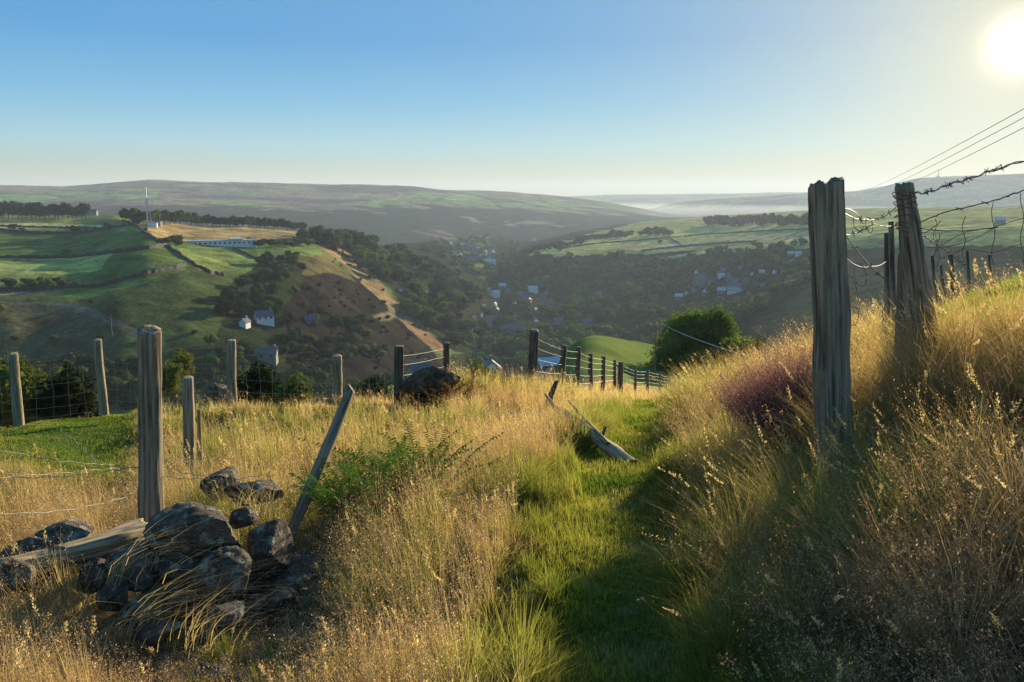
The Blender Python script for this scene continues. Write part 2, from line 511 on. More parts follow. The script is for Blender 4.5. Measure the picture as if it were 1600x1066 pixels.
def zones(x, y):
    """returns path (0..1), turf (0..1), px column, D"""
    D = np.hypot(x, y)
    px, _ = project(np.stack([x, y, ground_z(x, y)], -1))
    pd = path_dist(x, y)
    wob = (fbm(x * 1.6, y * 1.6, 21, 3) - .5) * .3
    path = 1 - sstep(.15, .36, pd + wob)
    turf = (1 - sstep(180, 260, px)) * sstep(6.6, 7.6, D + wob * 3) * (1 - sstep(11.5, 13, D))
    return path, turf, px, D, pd


def build_near():
    na, nr = 460, 300
    az = np.linspace(R(-115), R(115), na)
    rr = np.concatenate([[0.02], np.geomspace(.5, 230, nr - 1)])
    A, Rr = np.meshgrid(az, rr, indexing='ij')
    x = np.sin(A) * Rr; y = np.cos(A) * Rr
    z = ground_z(x, y)
    path, turf, px, D, pd = zones(x, y)
    soil = np.array([.085, .062, .035]); straw = np.array([.20, .145, .065]); green = np.array([.065, .105, .022])
    bare = np.array([.17, .115, .055])
    n = fbm(x * .9, y * .9, 5, 3)
    c = soil + (straw - soil) * (sstep(.35, .65, n) * .5)[..., None]
    c = c + (green - c) * np.clip(path * .85 + turf, 0, 1)[..., None]
    b = path * sstep(.55, .66, fbm(x * 4.5, y * 4.5, 31, 4)) * .6
    c = c + (bare - c) * b[..., None]
    far = sstep(14, 35, D)
    gold = np.array([.34, .235, .095]) * (0.75 + .5 * n)[..., None]
    c = c + (gold - c) * (far * (1 - sstep(62, 70, D + (n - .5) * 14)))[..., None]
    fld = sstep(62, 68, D) * (1 - sstep(1045, 1090, px)) * (1 - sstep(140, 150, D)) * sstep(820, 840, px)
    c = c + (np.array([.15, .185, .05]) - c) * fld[..., None]
    c = c * (1 + (fbm(x / 5, y / 5, 12, 4) - .5) * 1.1 * sstep(30, 60, D))[..., None]
    dk = sstep(62, 90, D) * (1 - fld)
    c = c + (np.array([.07, .075, .03]) - c) * (dk * .8)[..., None]
    V = np.stack([x, y, z], -1).reshape(-1, 3)
    i = np.arange(na - 1)[:, None] * nr + np.arange(nr - 1)[None]
    Fc = np.stack([i, i + 1, i + nr + 1, i + nr], -1).reshape(-1, 4)[:, ::-1]
    me = raw_mesh("ground", V, [Fc[:, ::-1]], M['near'], c.reshape(-1, 3), smooth=True)
    tag(link("ground", me), kind="structure")


build_near()


# ------------------------------------------------------------------ lofted valley and hills
def pchip_rows(P, n_sub):
    """P (cols, K, 3) -> smooth rows through the K feature points (Catmull-Rom, tension .35)"""
    K = P.shape[1]; out = []
    T = np.zeros_like(P)
    T[:, 1:-1] = (P[:, 2:] - P[:, :-2]) * .5
    T[:, 0] = P[:, 1] - P[:, 0]; T[:, -1] = P[:, -1] - P[:, -2]
    seg = np.linalg.norm(P[:, 1:] - P[:, :-1], axis=-1)
    for k in range(K - 1):
        for j in range(n_sub[k]):
            t = j / n_sub[k]
            h00 = 2 * t ** 3 - 3 * t * t + 1; h10 = t ** 3 - 2 * t * t + t; h01 = -2 * t ** 3 + 3 * t * t; h11 = t ** 3 - t * t
            L = seg[:, k][:, None]
            m0 = T[:, k] / np.maximum(np.linalg.norm(T[:, k], axis=-1, keepdims=True), 1e-6) * L * .8
            m1 = T[:, k + 1] / np.maximum(np.linalg.norm(T[:, k + 1], axis=-1, keepdims=True), 1e-6) * L * .8
            out.append(P[:, k] * h00 + m0 * h10 + P[:, k + 1] * h01 + m1 * h11)
    out.append(P[:, -1])
    return np.stack(out, 1)


def smooth_interp(x, xp, fp):
    v = np.interp(x, xp, fp)
    return v


def loft(table, px_arr, n_sub, noise_amp, noise_scale, seed, blur=9):
    cols = sorted(table)
    K = len(table[cols[0]])
    P = np.zeros((len(px_arr), K, 3))
    for k in range(K):
        D = np.interp(px_arr, cols, [table[c][k][0] for c in cols])
        py = np.interp(px_arr, cols, [table[c][k][1] for c in cols])
        ker = np.hanning(blur + 2)[1:-1]; ker /= ker.sum()
        pad = blur // 2
        D = np.convolve(np.pad(D, pad, 'edge'), ker, 'valid'); py = np.convolve(np.pad(py, pad, 'edge'), ker, 'valid')
        P[:, k] = W(px_arr, py, D)
    G = pchip_rows(P, n_sub)
    G[..., 2] += (fbm(G[..., 0] * noise_scale, G[..., 1] * noise_scale, seed, 5) - .5) * noise_amp
    G[..., 2] += (fbm(G[..., 0] * noise_scale * 7, G[..., 1] * noise_scale * 7, seed + 3, 3) - .5) * noise_amp * .16
    return G


def grid_faces(n, m):
    i = np.arange(n - 1)[:, None] * m + np.arange(m - 1)[None]
    return np.stack([i, i + m, i + m + 1, i + 1], -1).reshape(-1, 4)


def inpoly(px, py, poly):
    px = np.asarray(px); py = np.asarray(py)
    r = np.zeros(px.shape, bool)
    n = len(poly)
    for i in range(n):
        x0, y0 = poly[i]; x1, y1 = poly[(i + 1) % n]
        c = ((y0 > py) != (y1 > py))
        with np.errstate(divide='ignore', invalid='ignore'):
            xi = (x1 - x0) * (py - y0) / (y1 - y0 + 1e-12) + x0
        r ^= c & (px < xi)
    return r


# each column: (range, photo row) of the same terrain features, near to far
TB = {
 -700: [(170, 760), (300, 660), (380, 585), (500, 470), (640, 410), (1150, 338), (1300, 344), (2200, 400)],
 -200: [(170, 760), (290, 660), (370, 585), (480, 465), (640, 405), (1150, 338), (1300, 344), (2200, 400)],
 0:   [(170, 760), (290, 650), (360, 580), (450, 468), (640, 400), (1150, 339), (1300, 345), (2200, 400)],
 120: [(170, 760), (290, 650), (360, 575), (450, 462), (640, 396), (1100, 340), (1250, 346), (2200, 400)],
 190: [(170, 760), (290, 650), (350, 575), (430, 470), (560, 392), (900, 340), (1250, 344), (2200, 400)],
 230: [(170, 760), (290, 650), (350, 575), (430, 472), (520, 400), (640, 362), (930, 345), (2200, 400)],
 285: [(170, 760), (290, 650), (350, 575), (430, 475), (510, 412), (640, 385), (950, 350), (2200, 400)],
 350: [(170, 760), (290, 650), (350, 575), (430, 490), (520, 428), (640, 392), (960, 354), (2200, 400)],
 450: [(170, 760), (300, 650), (380, 570), (460, 490), (600, 410), (760, 375), (950, 360), (2200, 395)],
 500: [(170, 760), (300, 650), (400, 570), (500, 490), (640, 415), (780, 382), (950, 368), (2200, 392)],
 560: [(170, 760), (310, 650), (430, 570), (540, 505), (640, 462), (740, 430), (1020, 382), (2200, 390)],
 600: [(170, 760), (330, 650), (450, 575), (560, 515), (640, 485), (700, 460), (1080, 390), (2200, 388)],
 650: [(170, 760), (350, 650), (480, 590), (570, 545), (620, 522), (660, 506), (1100, 404), (2200, 380)],
 700: [(170, 760), (380, 650), (500, 600), (580, 565), (620, 550), (650, 540), (1080, 428), (2300, 374)],
 740: [(170, 760), (400, 650), (520, 605), (600, 580), (660, 568), (760, 535), (1020, 462), (2400, 370)],
 770: [(170, 760), (420, 650), (540, 608), (640, 582), (740, 550), (900, 505), (1150, 455), (2500, 366)],
 800: [(170, 760), (420, 650), (540, 608), (650, 575), (760, 535), (1150, 448), (1500, 404), (2500, 380)],
 850: [(170, 760), (420, 650), (540, 605), (680, 560), (850, 515), (1180, 450), (1400, 396), (2600, 376)],
 900: [(170, 760), (420, 650), (540, 600), (700, 555), (900, 500), (1200, 448), (1380, 395), (2600, 362)],
 1000: [(170, 760), (420, 640), (540, 590), (700, 550), (900, 490), (1180, 440), (1380, 392), (2700, 347)],
 1100: [(170, 760), (420, 640), (520, 580), (640, 540), (820, 490), (1060, 440), (1300, 390), (2700, 339)],
 1200: [(170, 740), (400, 620), (480, 570), (580, 530), (720, 485), (900, 440), (1160, 382), (2700, 333)],
 1300: [(170, 700), (380, 600), (460, 550), (540, 515), (680, 470), (850, 425), (1080, 368), (2700, 328)],
 1450: [(170, 660), (360, 570), (440, 530), (520, 500), (650, 455), (820, 412), (1050, 358), (2700, 325)],
 1600: [(170, 640), (360, 560), (440, 520), (520, 490), (650, 445), (820, 400), (1050, 350), (2700, 323)],
 2300: [(170, 640), (360, 560), (440, 520), (520, 490), (650, 445), (820, 400), (1050, 340), (2700, 318)],
}
# an extra closing row: everything falls away behind the last feature
for k_ in TB: TB[k_] = TB[k_] + [(TB[k_][-1][0] + 700, TB[k_][-1][1] + 25)]
PXB = np.arange(-700, 2301, 3.0)
GB = loft(TB, PXB, [4, 10, 40, 45, 40, 40, 45, 12], 7, 1 / 90, 40, blur=19)
bpx, bpy_ = project(GB)


def far_hit(px, py, G=None):
    """terrain point first met by the ray through a photo pixel"""
    G = GB if G is None else G
    i = int(np.clip(round((px - PXB[0]) / 3.0), 0, len(PXB) - 1))
    rows = bpy_[i] if G is GB else project(G[i])[1]
    for j in range(6, len(rows) - 1):
        if rows[j] >= py >= rows[j + 1]:
            t = (rows[j] - py) / max(rows[j] - rows[j + 1], 1e-6)
            return G[i, j] * (1 - t) + G[i, j + 1] * t
    j = int(np.argmin(abs(rows - py)))
    return G[i, j]


# land cover: polygons of photo pixels laid on the terrain they fall on, with sun or shade put into some colours
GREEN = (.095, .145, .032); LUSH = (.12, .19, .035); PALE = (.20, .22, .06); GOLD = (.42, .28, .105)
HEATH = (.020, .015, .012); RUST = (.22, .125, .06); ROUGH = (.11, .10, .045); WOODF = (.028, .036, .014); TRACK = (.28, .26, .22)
CB = np.zeros(GB.shape); CB[:] = GREEN
wx = (fbm(GB[..., 0] / 30, GB[..., 1] / 30, 60, 3) - .5) * 14; wy = (fbm(GB[..., 0] / 30, GB[..., 1] / 30, 80, 3) - .5) * 9
qx, qy = bpx + wx, bpy_ + wy


def paint(poly, c, wobble=True, s=1.0):
    m = inpoly(qx if wobble else bpx, qy if wobble else bpy_, poly)
    CB[m] = CB[m] * (1 - s) + np.array(c) * s


paint([(680, 700), (680, 560), (760, 545), (765, 300), (2400, 300), (2400, 700)], WOODF)              # valley floor and right side
paint([(-700, 345), (-700, 330), (170, 330), (240, 362), (-100, 358)], PALE)
paint([(-700, 400), (-700, 330), (175, 352), (150, 356), (0, 357)], (.60, .52, .19), False)  # top pale field, colour raised to look sunlit
paint([(-700, 560), (-700, 420), (0, 405), (150, 400), (175, 392), (160, 420), (100, 432), (0, 445)], (.36, .38, .10))  # lit field: raised colour stands in for sunlight on it
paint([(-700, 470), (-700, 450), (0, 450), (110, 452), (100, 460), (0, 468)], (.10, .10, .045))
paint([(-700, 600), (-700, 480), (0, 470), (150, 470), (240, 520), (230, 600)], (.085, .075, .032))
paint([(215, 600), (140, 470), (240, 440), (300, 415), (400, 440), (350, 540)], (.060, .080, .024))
paint([(205, 352), (250, 374), (290, 378), (400, 378), (475, 368), (470, 330), (195, 325)], GOLD)
paint([(265, 395), (300, 385), (360, 385), (398, 408), (385, 425), (320, 425)], (.18, .22, .055))
paint([(395, 385), (500, 385), (512, 408), (440, 420), (400, 400)], (.15, .20, .05))
paint([(440, 600), (430, 470), (470, 430), (540, 425), (585, 450), (620, 490), (660, 520), (705, 600)], HEATH)  # heather, its colour lowered further to look in shadow
paint([(500, 380), (512, 378), (560, 405), (612, 462), (625, 480), (615, 490), (598, 474), (556, 432), (524, 404), (505, 392)], (.29, .19, .085))
paint([(440, 420), (470, 402), (505, 398), (530, 415), (555, 440), (520, 428), (480, 428)], (.11, .09, .035))
paint([(608, 470), (625, 478), (665, 505), (700, 535), (705, 560), (680, 548), (640, 515), (610, 490)], RUST)
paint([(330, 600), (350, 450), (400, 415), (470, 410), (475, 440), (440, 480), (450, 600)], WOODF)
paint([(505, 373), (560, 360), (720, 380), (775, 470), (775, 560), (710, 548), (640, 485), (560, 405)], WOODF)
# right-hand plateau fields, colours raised to stand in for stronger sun
paint([(820, 398), (900, 372), (1000, 345), (1300, 300), (2400, 290), (2400, 385), (1500, 385), (1270, 388), (1180, 392), (1000, 396), (900, 402)], (.33, .33, .10))
paint([(835, 392), (900, 378), (890, 390), (826, 400)], (.26, .38, .09), False)
paint([(920, 372), (1010, 365), (1150, 350), (1400, 345), (1400, 354), (1150, 362), (1010, 376), (930, 384)], (.50, .48, .13), False)
paint([(960, 385), (1060, 378), (1180, 368), (1300, 362), (1300, 372), (1150, 384), (1000, 392)], (.38, .34, .15), False)
paint([(1030, 403), (1100, 392), (1105, 396), (1032, 408)], (.5, .46, .2), False)
paint([(1170, 385), (1270, 370), (1600, 345), (1600, 352), (1270, 376), (1175, 390)], (.46, .46, .15), False)
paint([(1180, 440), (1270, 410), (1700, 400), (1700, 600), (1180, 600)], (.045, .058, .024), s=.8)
# fade land cover between the near and the far edge by slope-free noise only
pit = fbm(GB[..., 0] / 12, GB[..., 1] / 12, 90, 4)
CB *= (0.72 + .62 * pit)[..., None]
heathm = (CB[..., 0] < .075)[..., None]
rough_ = (1 - .75 * heathm) * sstep(.50, .62, fbm(GB[..., 0] / 38, GB[..., 1] / 24, 95, 4))[..., None]
CB += (np.array([.115, .10, .045]) - CB) * rough_ * .42
# pale tracks drawn on the hillside
def track(pts, w, c):
    P = [far_hit(*p) for p in pts]
    for a, b in zip(P[:-1], P[1:]):
        ab = b[:2] - a[:2]; q = GB[..., :2] - a[:2]
        t = np.clip((q @ ab) / (ab @ ab + 1e-9), 0, 1)
        d = np.linalg.norm(q - t[..., None] * ab, axis=-1)
        k = (1 - sstep(w * .5, w, d))[..., None]
        CB[:] = CB * (1 - k) + np.array(c) * k
track([(-60, 470), (30, 474), (90, 474), (130, 482), (170, 500), (215, 522), (250, 535)], 3.2, (.13, .12, .085))
track([(-20, 462), (40, 458), (85, 455)], 4, (.20, .19, .10))
track([(590, 498), (612, 492), (615, 480)], 5, (.20, .15, .08))
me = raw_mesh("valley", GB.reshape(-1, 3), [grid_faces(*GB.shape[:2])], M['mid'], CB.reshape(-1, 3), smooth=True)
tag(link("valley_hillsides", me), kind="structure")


def far_hill(name, table, rng_px, step, n_sub, amp, scale, seed, colf, blur=9):
    pxs = np.arange(rng_px[0], rng_px[1] + 1, step)
    G = loft(table, pxs, n_sub, amp, scale, seed, blur)
    a, b = project(G)
    c = colf(G, a, b)
    me = raw_mesh(name, G.reshape(-1, 3), [grid_faces(*G.shape[:2])], M['far'], c.reshape(-1, 3), smooth=True)
    tag(link(name, me), kind="structure")
    return G


def moor_cols(seed, wood_row=None):
    def f(G, a, b):
        n1 = fbm(G[..., 0] / 420, G[..., 1] / 260, seed, 4); n2 = fbm(G[..., 0] / 130, G[..., 1] / 90, seed + 9, 4)
        heather = np.array([.12, .075, .07]); rough = np.array([.26, .21, .10]); past = np.array([.19, .27, .07]); dark = np.array([.022, .034, .016])
        c = heather + (rough - heather) * sstep(.38, .60, n1)[..., None]
        # pasture blocks: cells in plan
        u = (G[..., 0] * .93 + G[..., 1] * .36) / 210 + (n1 - .5) * 1.2; v = (G[..., 1] * .93 - G[..., 0] * .36) / 260 + (n2 - .5) * .8
        iu = np.floor(u).astype(int); iv = np.floor(v).astype(int)
        h = hash2(iu, iv, seed + 5)
        rel = sstep(-.2, .2, n1 - .47) * (1 - sstep(295, 300, 595 - b))
        fieldm = (h > .45) * sstep(298, 303, b) * (1 - sstep(322, 330, b + (n2 - .5) * 16))
        shade = (.8 + .5 * hash2(iu, iv, seed + 8))[..., None]
        c = c + (past * shade - c) * (fieldm * .9)[..., None]
        edge = np.minimum(np.minimum(u - iu, 1 - (u - iu)), np.minimum(v - iv, 1 - (v - iv)))
        c = c * (1 - .55 * (fieldm * (1 - sstep(.02, .06, edge))))[..., None]
        wr = np.interp(a, *wood_row) if wood_row else 330
        wd = sstep(-3, 4, b + (n2 - .5) * 22 - wr) * sstep(.28, .36, n2 + .05)
        c = c + (dark - c) * wd[..., None]
        return c
    return f


T1 = {}
for px, r in {-700: [350, 325, 305, 292], 0: [352, 326, 306, 290], 100: [352, 327, 306, 291], 180: [352, 326, 304, 286], 235: [353, 324, 302, 282], 300: [354, 325, 303, 284],
              360: [356, 326, 303, 285], 450: [360, 328, 305, 287], 560: [368, 331, 306, 290], 650: [374, 333, 308, 293], 700: [376, 334, 310, 297],
              760: [374, 336, 313, 299], 800: [371, 337, 315, 301], 860: [364, 339, 320, 306], 950: [354, 343, 328, 316], 1050: [348, 343, 338, 334], 1300: [350, 345, 341, 338]}.items():
    e = max(0, (px - 600)) * 1.6
    T1[px] = [(2000, 430), (2500 + e, r[0]), (3000 + e, r[1]), (3700 + e, r[2]), (4300 + e, r[3]), (5200 + e, r[3] + 8), (6500 + e, 360)]
G1 = far_hill("moor_hill", T1, (-700, 1300), 3, [6, 45, 45, 45, 12, 6], 26, 1 / 420, 200,
              moor_cols(210, ([0, 380, 520, 700, 860, 1000], [318, 322, 326, 322, 330, 336])), blur=5)
T2 = {}
for px, cr in {500: 312, 800: 308, 860: 306.5, 950: 305, 1050: 304, 1130: 302.5, 1200: 301, 1300: 300, 1500: 300}.items():
    T2[px] = [(5600, 365), (6800, 338), (8000, 318), (9200, cr), (10500, cr + 12)]
far_hill("moor_hill", T2, (500, 1500), 4, [6, 20, 20, 6], 26, 1 / 700, 300, moor_cols(310), blur=9)
T3 = {}
for px, cr in {930: 350, 1000: 331, 1040: 321, 1090: 314, 1150: 309, 1240: 303.5, 1340: 300, 1385: 292, 1430: 281, 1470: 278.5, 1530: 276, 1600: 273, 1800: 268, 2300: 262}.items():
    T3[px] = [(4000, 375), (4700, 346 + (cr - 300) * .3), (5300, (345 + cr) / 2 + 2), (6000, cr), (7200, cr + 10), (8500, 360)]
G3 = far_hill("moor_hill", T3, (930, 2300), 4, [6, 25, 25, 8, 6], 22, 1 / 600, 400, moor_cols(410), blur=7)
#PART2

# ------------------------------------------------------------------ trees
def crown_mesh(name, seed, mat, n_leaf=420, leaf=.10, lobes=9, flat=1.0, core=True, shape='round'):
    """unit crown: radius ~1, height ~2*flat, origin at its bottom; many leaf clumps over uneven lobes"""
    r = np.random.default_rng(seed)
    L = []
    for k in range(lobes):
        if shape == 'round':
            a = r.uniform(0, 2 * np.pi); rr = r.uniform(.15, .62); zz = r.uniform(.45, 1.45) * flat
            L.append((rr * np.cos(a), rr * np.sin(a), zz, r.uniform(.34, .58) * (1.15 - .35 * abs(zz / flat - .9))))
        else:
            a = r.uniform(0, 2 * np.pi); zz = r.uniform(.15, 1.8) * flat; rr = r.uniform(0, .5) * (1 - zz / (2.3 * flat))
            L.append((rr * np.cos(a), rr * np.sin(a), zz, .55 * (1 - zz / (2.4 * flat)) + .05))
    L = np.array(L)
    Vs, Fs, nb = [], [], 0
    if core:
        for (cx, cy, cz_, cr) in L:
            b = ICO[0] * cr * .86
            nzz = 1 + (fbm(b[:, 0] * 5 + cx * 9, b[:, 1] * 5 + b[:, 2] * 4, seed, 3) - .5)[:, None] * .5
            b = b * nzz + [cx, cy, cz_]
            Vs.append(b); Fs.append(ICO[1] + nb); nb += len(b)
    k = r.integers(0, len(L), n_leaf)
    d = r.normal(size=(n_leaf, 3)); d /= np.linalg.norm(d, axis=1, keepdims=True)
    c = L[k, :3] + d * L[k, 3:4] * r.uniform(.78, 1.12, (n_leaf, 1)) * [1, 1, .95]
    u = r.normal(size=(n_leaf, 3)); u /= np.linalg.norm(u, axis=1, keepdims=True)
    v = np.cross(u, d + r.normal(size=(n_leaf, 3)) * .5); v /= np.linalg.norm(v, axis=1, keepdims=True) + 1e-9
    s = leaf * r.uniform(.5, 1.3, (n_leaf, 1))
    q = np.stack([c - u * s, c + v * s * .7, c + u * s, c - v * s * .7], 1).reshape(-1, 3)
    Fq = np.arange(n_leaf * 4).reshape(-1, 4) + nb
    Vs.append(q)
    V = np.concatenate(Vs)
    V[:, 2] = np.maximum(V[:, 2], .02)
    fl = ([np.concatenate(Fs)] if Fs else []) + [Fq]
    return raw_mesh(name, V, fl, mat)


def ico_arrays():
    import bmesh
    bm = bmesh.new(); bmesh.ops.create_icosphere(bm, subdivisions=2, radius=1)
    v = np.array([x.co[:] for x in bm.verts]); f = np.array([[l.index for l in x.verts] for x in bm.faces]); bm.free()
    return v, f
ICO = ico_arrays()

def trunk_mesh(name, h=1.0, r=.09):
    m = MB()
    m.tube([(0, 0, -.35), (.01, 0, .2 * h), (.03, .02, .7 * h), (0, .05, 1.3 * h)], [r * 1.3, r, r * .75, r * .3], 6)
    for k in range(4):
        a = k * 1.7 + .4
        m.tube([(.02, .02, (.5 + .15 * k) * h), (.25 * math.cos(a), .25 * math.sin(a), (.8 + .15 * k) * h), (.45 * math.cos(a), .45 * math.sin(a), (1.15 + .12 * k) * h)], [r * .5, r * .35, r * .12], 4)
    return m.mesh(name, M['bark'])

CROWNS = {'mid': [crown_mesh("crown", 11 + i, M['foliage'], 520, .12, 10, .9) for i in range(4)],
          'dark': [crown_mesh("crown", 31 + i, M['foliage_dark'], 520, .12, 10, .9) for i in range(3)],
          'lite': [crown_mesh("crown", 51 + i, M['foliage_lite'], 520, .12, 9, .9) for i in range(2)]}
TRUNK = trunk_mesh("trunk", .55)


def tree(p, r, h, kind, label, group=None, cat='tree', lift=.18, name='broadleaf_tree'):
    """crown radius r, total height h, base at p"""
    t = thing(name, tuple(p), label, cat, group, rotz=random.uniform(0, 6.28))
    c = link("crown", random.choice(CROWNS[kind]), t, (0, 0, h * lift)); c.scale = (r, r * random.uniform(.85, 1.1), h * (1 - lift) / 1.9)
    k = link("trunk", TRUNK, t); k.scale = (r * .8, r * .8, h * .8)
    return t


def scatter_poly(poly, n, dmin, seed, tries=60):
    r = np.random.default_rng(seed)
    xs = [p[0] for p in poly]; ys = [p[1] for p in poly]
    out = []; pos = []
    for _ in range(n * tries):
        if len(out) >= n: break
        px = r.uniform(min(xs), max(xs)); py = r.uniform(min(ys), max(ys))
        if not inpoly(np.array([px]), np.array([py]), poly)[0]: continue
        P = far_hit(px, py)
        if pos and np.min(np.linalg.norm(np.array(pos) - P, axis=1)) < dmin: continue
        pos.append(P); out.append((px, py, P))
    out.sort(key=lambda q: -q[2][1])
    return out


ORD = "first second third fourth fifth sixth seventh eighth ninth tenth eleventh twelfth thirteenth fourteenth fifteenth sixteenth seventeenth eighteenth nineteenth twentieth".split()
def ordn(i):
    if i < 20: return ORD[i]
    t_, u = divmod(i + 1, 10)
    return {2: "twenty", 3: "thirty", 4: "forty"}[t_] + ("-" + ORD[u - 1] if u else "ieth").replace("tyieth", "tieth") if u else {2: "twentieth", 3: "thirtieth", 4: "fortieth"}[t_]
def kinds(ws): return random.choices(['mid', 'dark', 'lite'], ws)[0]

HS = [
 # px, py base, width px, wall, roof, angle deg, windows, label
 (112, 331, 12, 'house_white', 'roof', 20, 0, "white farmhouse among the trees on the left hilltop"),
 (128, 331, 16, 'house_stone', 'roof', 10, 0, "long grey barn in the middle of the hilltop farm"),
 (145, 331, 12, 'house_stone', 'roof', -15, 0, "grey stone house at the right end of the hilltop farm"),
 (383, 511, 15, 'house_white', 'roof', 60, 1, "white gabled farmhouse in the shaded hollow"),
 (414, 505, 26, 'house_white', 'roof', 15, 1, "long white cottage behind the gabled farmhouse in the hollow"),
 (486, 506, 16, 'house_stone', 'roof', 10, 1, "grey house right of the long white cottage in the shaded hollow"),
 (418, 564, 28, 'house_stone', 'roof', -10, 1, "large dark stone house low down among the trees behind the wire fence"),
 (551, 396, 12, 'house_stone', 'roof', 20, 1, "left house of the pair in the trees above the golden ridge"),
 (563, 397, 10, 'house_white', 'roof', 80, 1, "pale gabled right house of the pair above the golden ridge"),
 (664, 460, 7, 'house_white', 'roof', 50, 0, "tiny white house deep in the wood beyond the ridge"),
 (627, 455, 6, 'house_white', 'roof', 10, 0, "tiny pale house in the wood near the golden ridge"),
 (688, 388, 9, 'house_white', 'roof', 20, 0, "pale house at the left edge of the far town"),
 (703, 385, 8, 'house_stone', 'roof', 70, 0, "small stone house beside the pale house at the far town's left edge"),
 (718, 384, 10, 'house_white', 'roof', 10, 0, "white house in the middle of the far town"),
 (727, 390, 14, 'house_stone', 'roof', 0, 0, "reddish terrace in the far town"),
 (741, 392, 10, 'house_stone', 'roof', 30, 0, "stone house in the far town right of the terrace"),
 (712, 404, 8, 'house_white', 'roof', 50, 0, "small pale house under the far town at the wood's edge"),
 (735, 408, 22, 'house_stone', 'roof', 5, 0, "long stone mill on the valley floor below the far town"),
 (771, 397, 7, 'house_white', 'roof', 60, 0, "bright white gable at the right end of the far town"),
 (766, 403, 9, 'house_stone', 'roof', 20, 0, "stone house below the bright gable of the far town"),
 (764, 413, 21, 'house_white', 'roof_lite', 3, 0, "long white roofed shed on the valley floor"),
 (774, 464, 13, 'house_white', 'roof_lite', 40, 0, "bright white roofed building at the foot of the wood"),
 (773, 478, 7, 'house_white', 'roof_lite', 70, 0, "small white block just below the bright white roofed building"),
 (764, 454, 4, 'house_white', 'roof_lite', 20, 0, "tiny bright shed above the bright white roofed building"),
 (786, 451, 11, 'house_stone', 'roof_lite', 10, 0, "pale roofed terrace right of the bright white building"),
 (832, 457, 14, 'house_white', 'roof_lite', 8, 0, "pale low building in the middle of the valley"),
 (817, 470, 14, 'house_stone', 'roof', 30, 0, "brown stone house in the valley middle left of a tall tree"),
 (828, 472, 8, 'house_white', 'roof', 75, 0, "gable with a bright edge in the middle of the valley"),
 (751, 495, 5, 'house_white', 'roof', 85, 0, "narrow pale gable end between dark trees in the valley"),
 (740, 496, 5, 'house_white', 'roof', 10, 0, "tiny pale house left of the narrow pale gable"),
 (757, 510, 22, 'house_stone', 'roof', 25, 0, "big grey roofed house below the narrow pale gable"),
 (734, 514, 9, 'house_white', 'roof', 60, 0, "white porch gable left of the big grey roofed house"),
 (800, 522, 34, 'house_stone', 'roof', 5, 0, "long grey terrace roof low in the valley"),
 (917, 510, 16, 'house_stone', 'roof', -5, 1, "lone grey house with windows among dark trees in the valley"),
 (858, 478, 12, 'house_stone', 'roof', 20, 0, "grey roofed house by the road in the valley middle"),
 (872, 507, 14, 'house_stone', 'roof', 5, 0, "dim grey house left of the lone house with windows"),
 (935, 462, 9, 'house_stone', 'roof', 40, 0, "small dim house on the wooded slope across the valley"),
 (980, 446, 8, 'house_stone', 'roof', -10, 0, "small dim house higher on the wooded slope across the valley"),
 (1088, 427, 7, 'house_white', 'roof', 80, 0, "pale narrow gable high in the hillside village"),
 (1093, 444, 20, 'house_stone', 'roof', 5, 0, "terrace at the left of the hillside village"),
 (1112, 444, 9, 'house_stone', 'roof', 30, 0, "house with a pale roof beside the terrace in the hillside village"),
 (1126, 434, 9, 'house_white', 'roof_lite', 20, 0, "house with a bright roof at the top of the hillside village"),
 (1102, 458, 9, 'house_white', 'roof', 60, 0, "pale house below the terrace in the hillside village"),
 (1128, 459, 13, 'house_stone', 'roof_lite', 0, 0, "low house with a pale roof in the middle of the hillside village"),
 (1062, 468, 12, 'house_stone', 'roof_lite', 0, 0, "low pale roofed house left below the hillside village"),
 (1073, 460, 5, 'house_white', 'roof', 60, 0, "tiny white house left of the hillside village"),
 (1155, 456, 32, 'house_white', 'roof', -18, 1, "large pale block at the right of the hillside village"),
 (1147, 446, 14, 'house_stone', 'roof', -18, 0, "house with dormers just behind the large pale block"),
 (1174, 430, 5, 'house_white', 'roof', 80, 0, "narrow pale gable right above the large pale block"),
 (1189, 428, 8, 'house_white', 'roof_lite', 10, 0, "small bright house between the narrow gable and the slope's edge"),
 (1211, 427, 7, 'house_white', 'roof', 60, 0, "tiny white gable at the right of the hillside village"),
 (1234, 400, 9, 'house_stone', 'roof_lite', 10, 0, "left house of the pale pair high on the right slope"),
 (1247, 400, 9, 'house_white', 'roof_lite', 0, 0, "right house of the pale pair high on the right slope"),
 (1246, 347, 7, 'house_white', 'roof', 10, 0, "white farmhouse dot on the far plateau left of the thick post"),
 (1562, 350, 14, 'house_stone', 'roof_lite', 5, 0, "low farm building glinting on the ridge behind the netting fence"),
 (1211, 425, 4, 'house_white', 'roof', 20, 0, "tiny white outhouse beside the white gable of the village"),
]
TOWN = []
r_ = np.random.default_rng(404)
for poly_, n_, lb_, gp_ in (([(690, 382), (700, 376), (775, 388), (775, 404), (740, 412), (700, 400)], 20, "tiny stone house packed into the far town in the valley bottom", "houses of the far town"),
                            ([(735, 500), (775, 455), (850, 452), (880, 470), (860, 515), (800, 530), (740, 528)], 18, "tiny stone house among trees on the near valley floor", "houses on the near valley floor"),
                            ([(1075, 425), (1210, 418), (1215, 434), (1160, 470), (1070, 474)], 20, "tiny stone house among the trees of the hillside village", "houses of the hillside village")):
    for (px, py, P) in scatter_poly(poly_, n_, 15, n_ + 2):
        TOWN.append((px, py, r_.uniform(5, 10), 'house_stone', 'roof', r_.uniform(-30, 90), 0, lb_, gp_))
HP = np.array([far_hit(h[0], h[1]) for h in HS + TOWN])
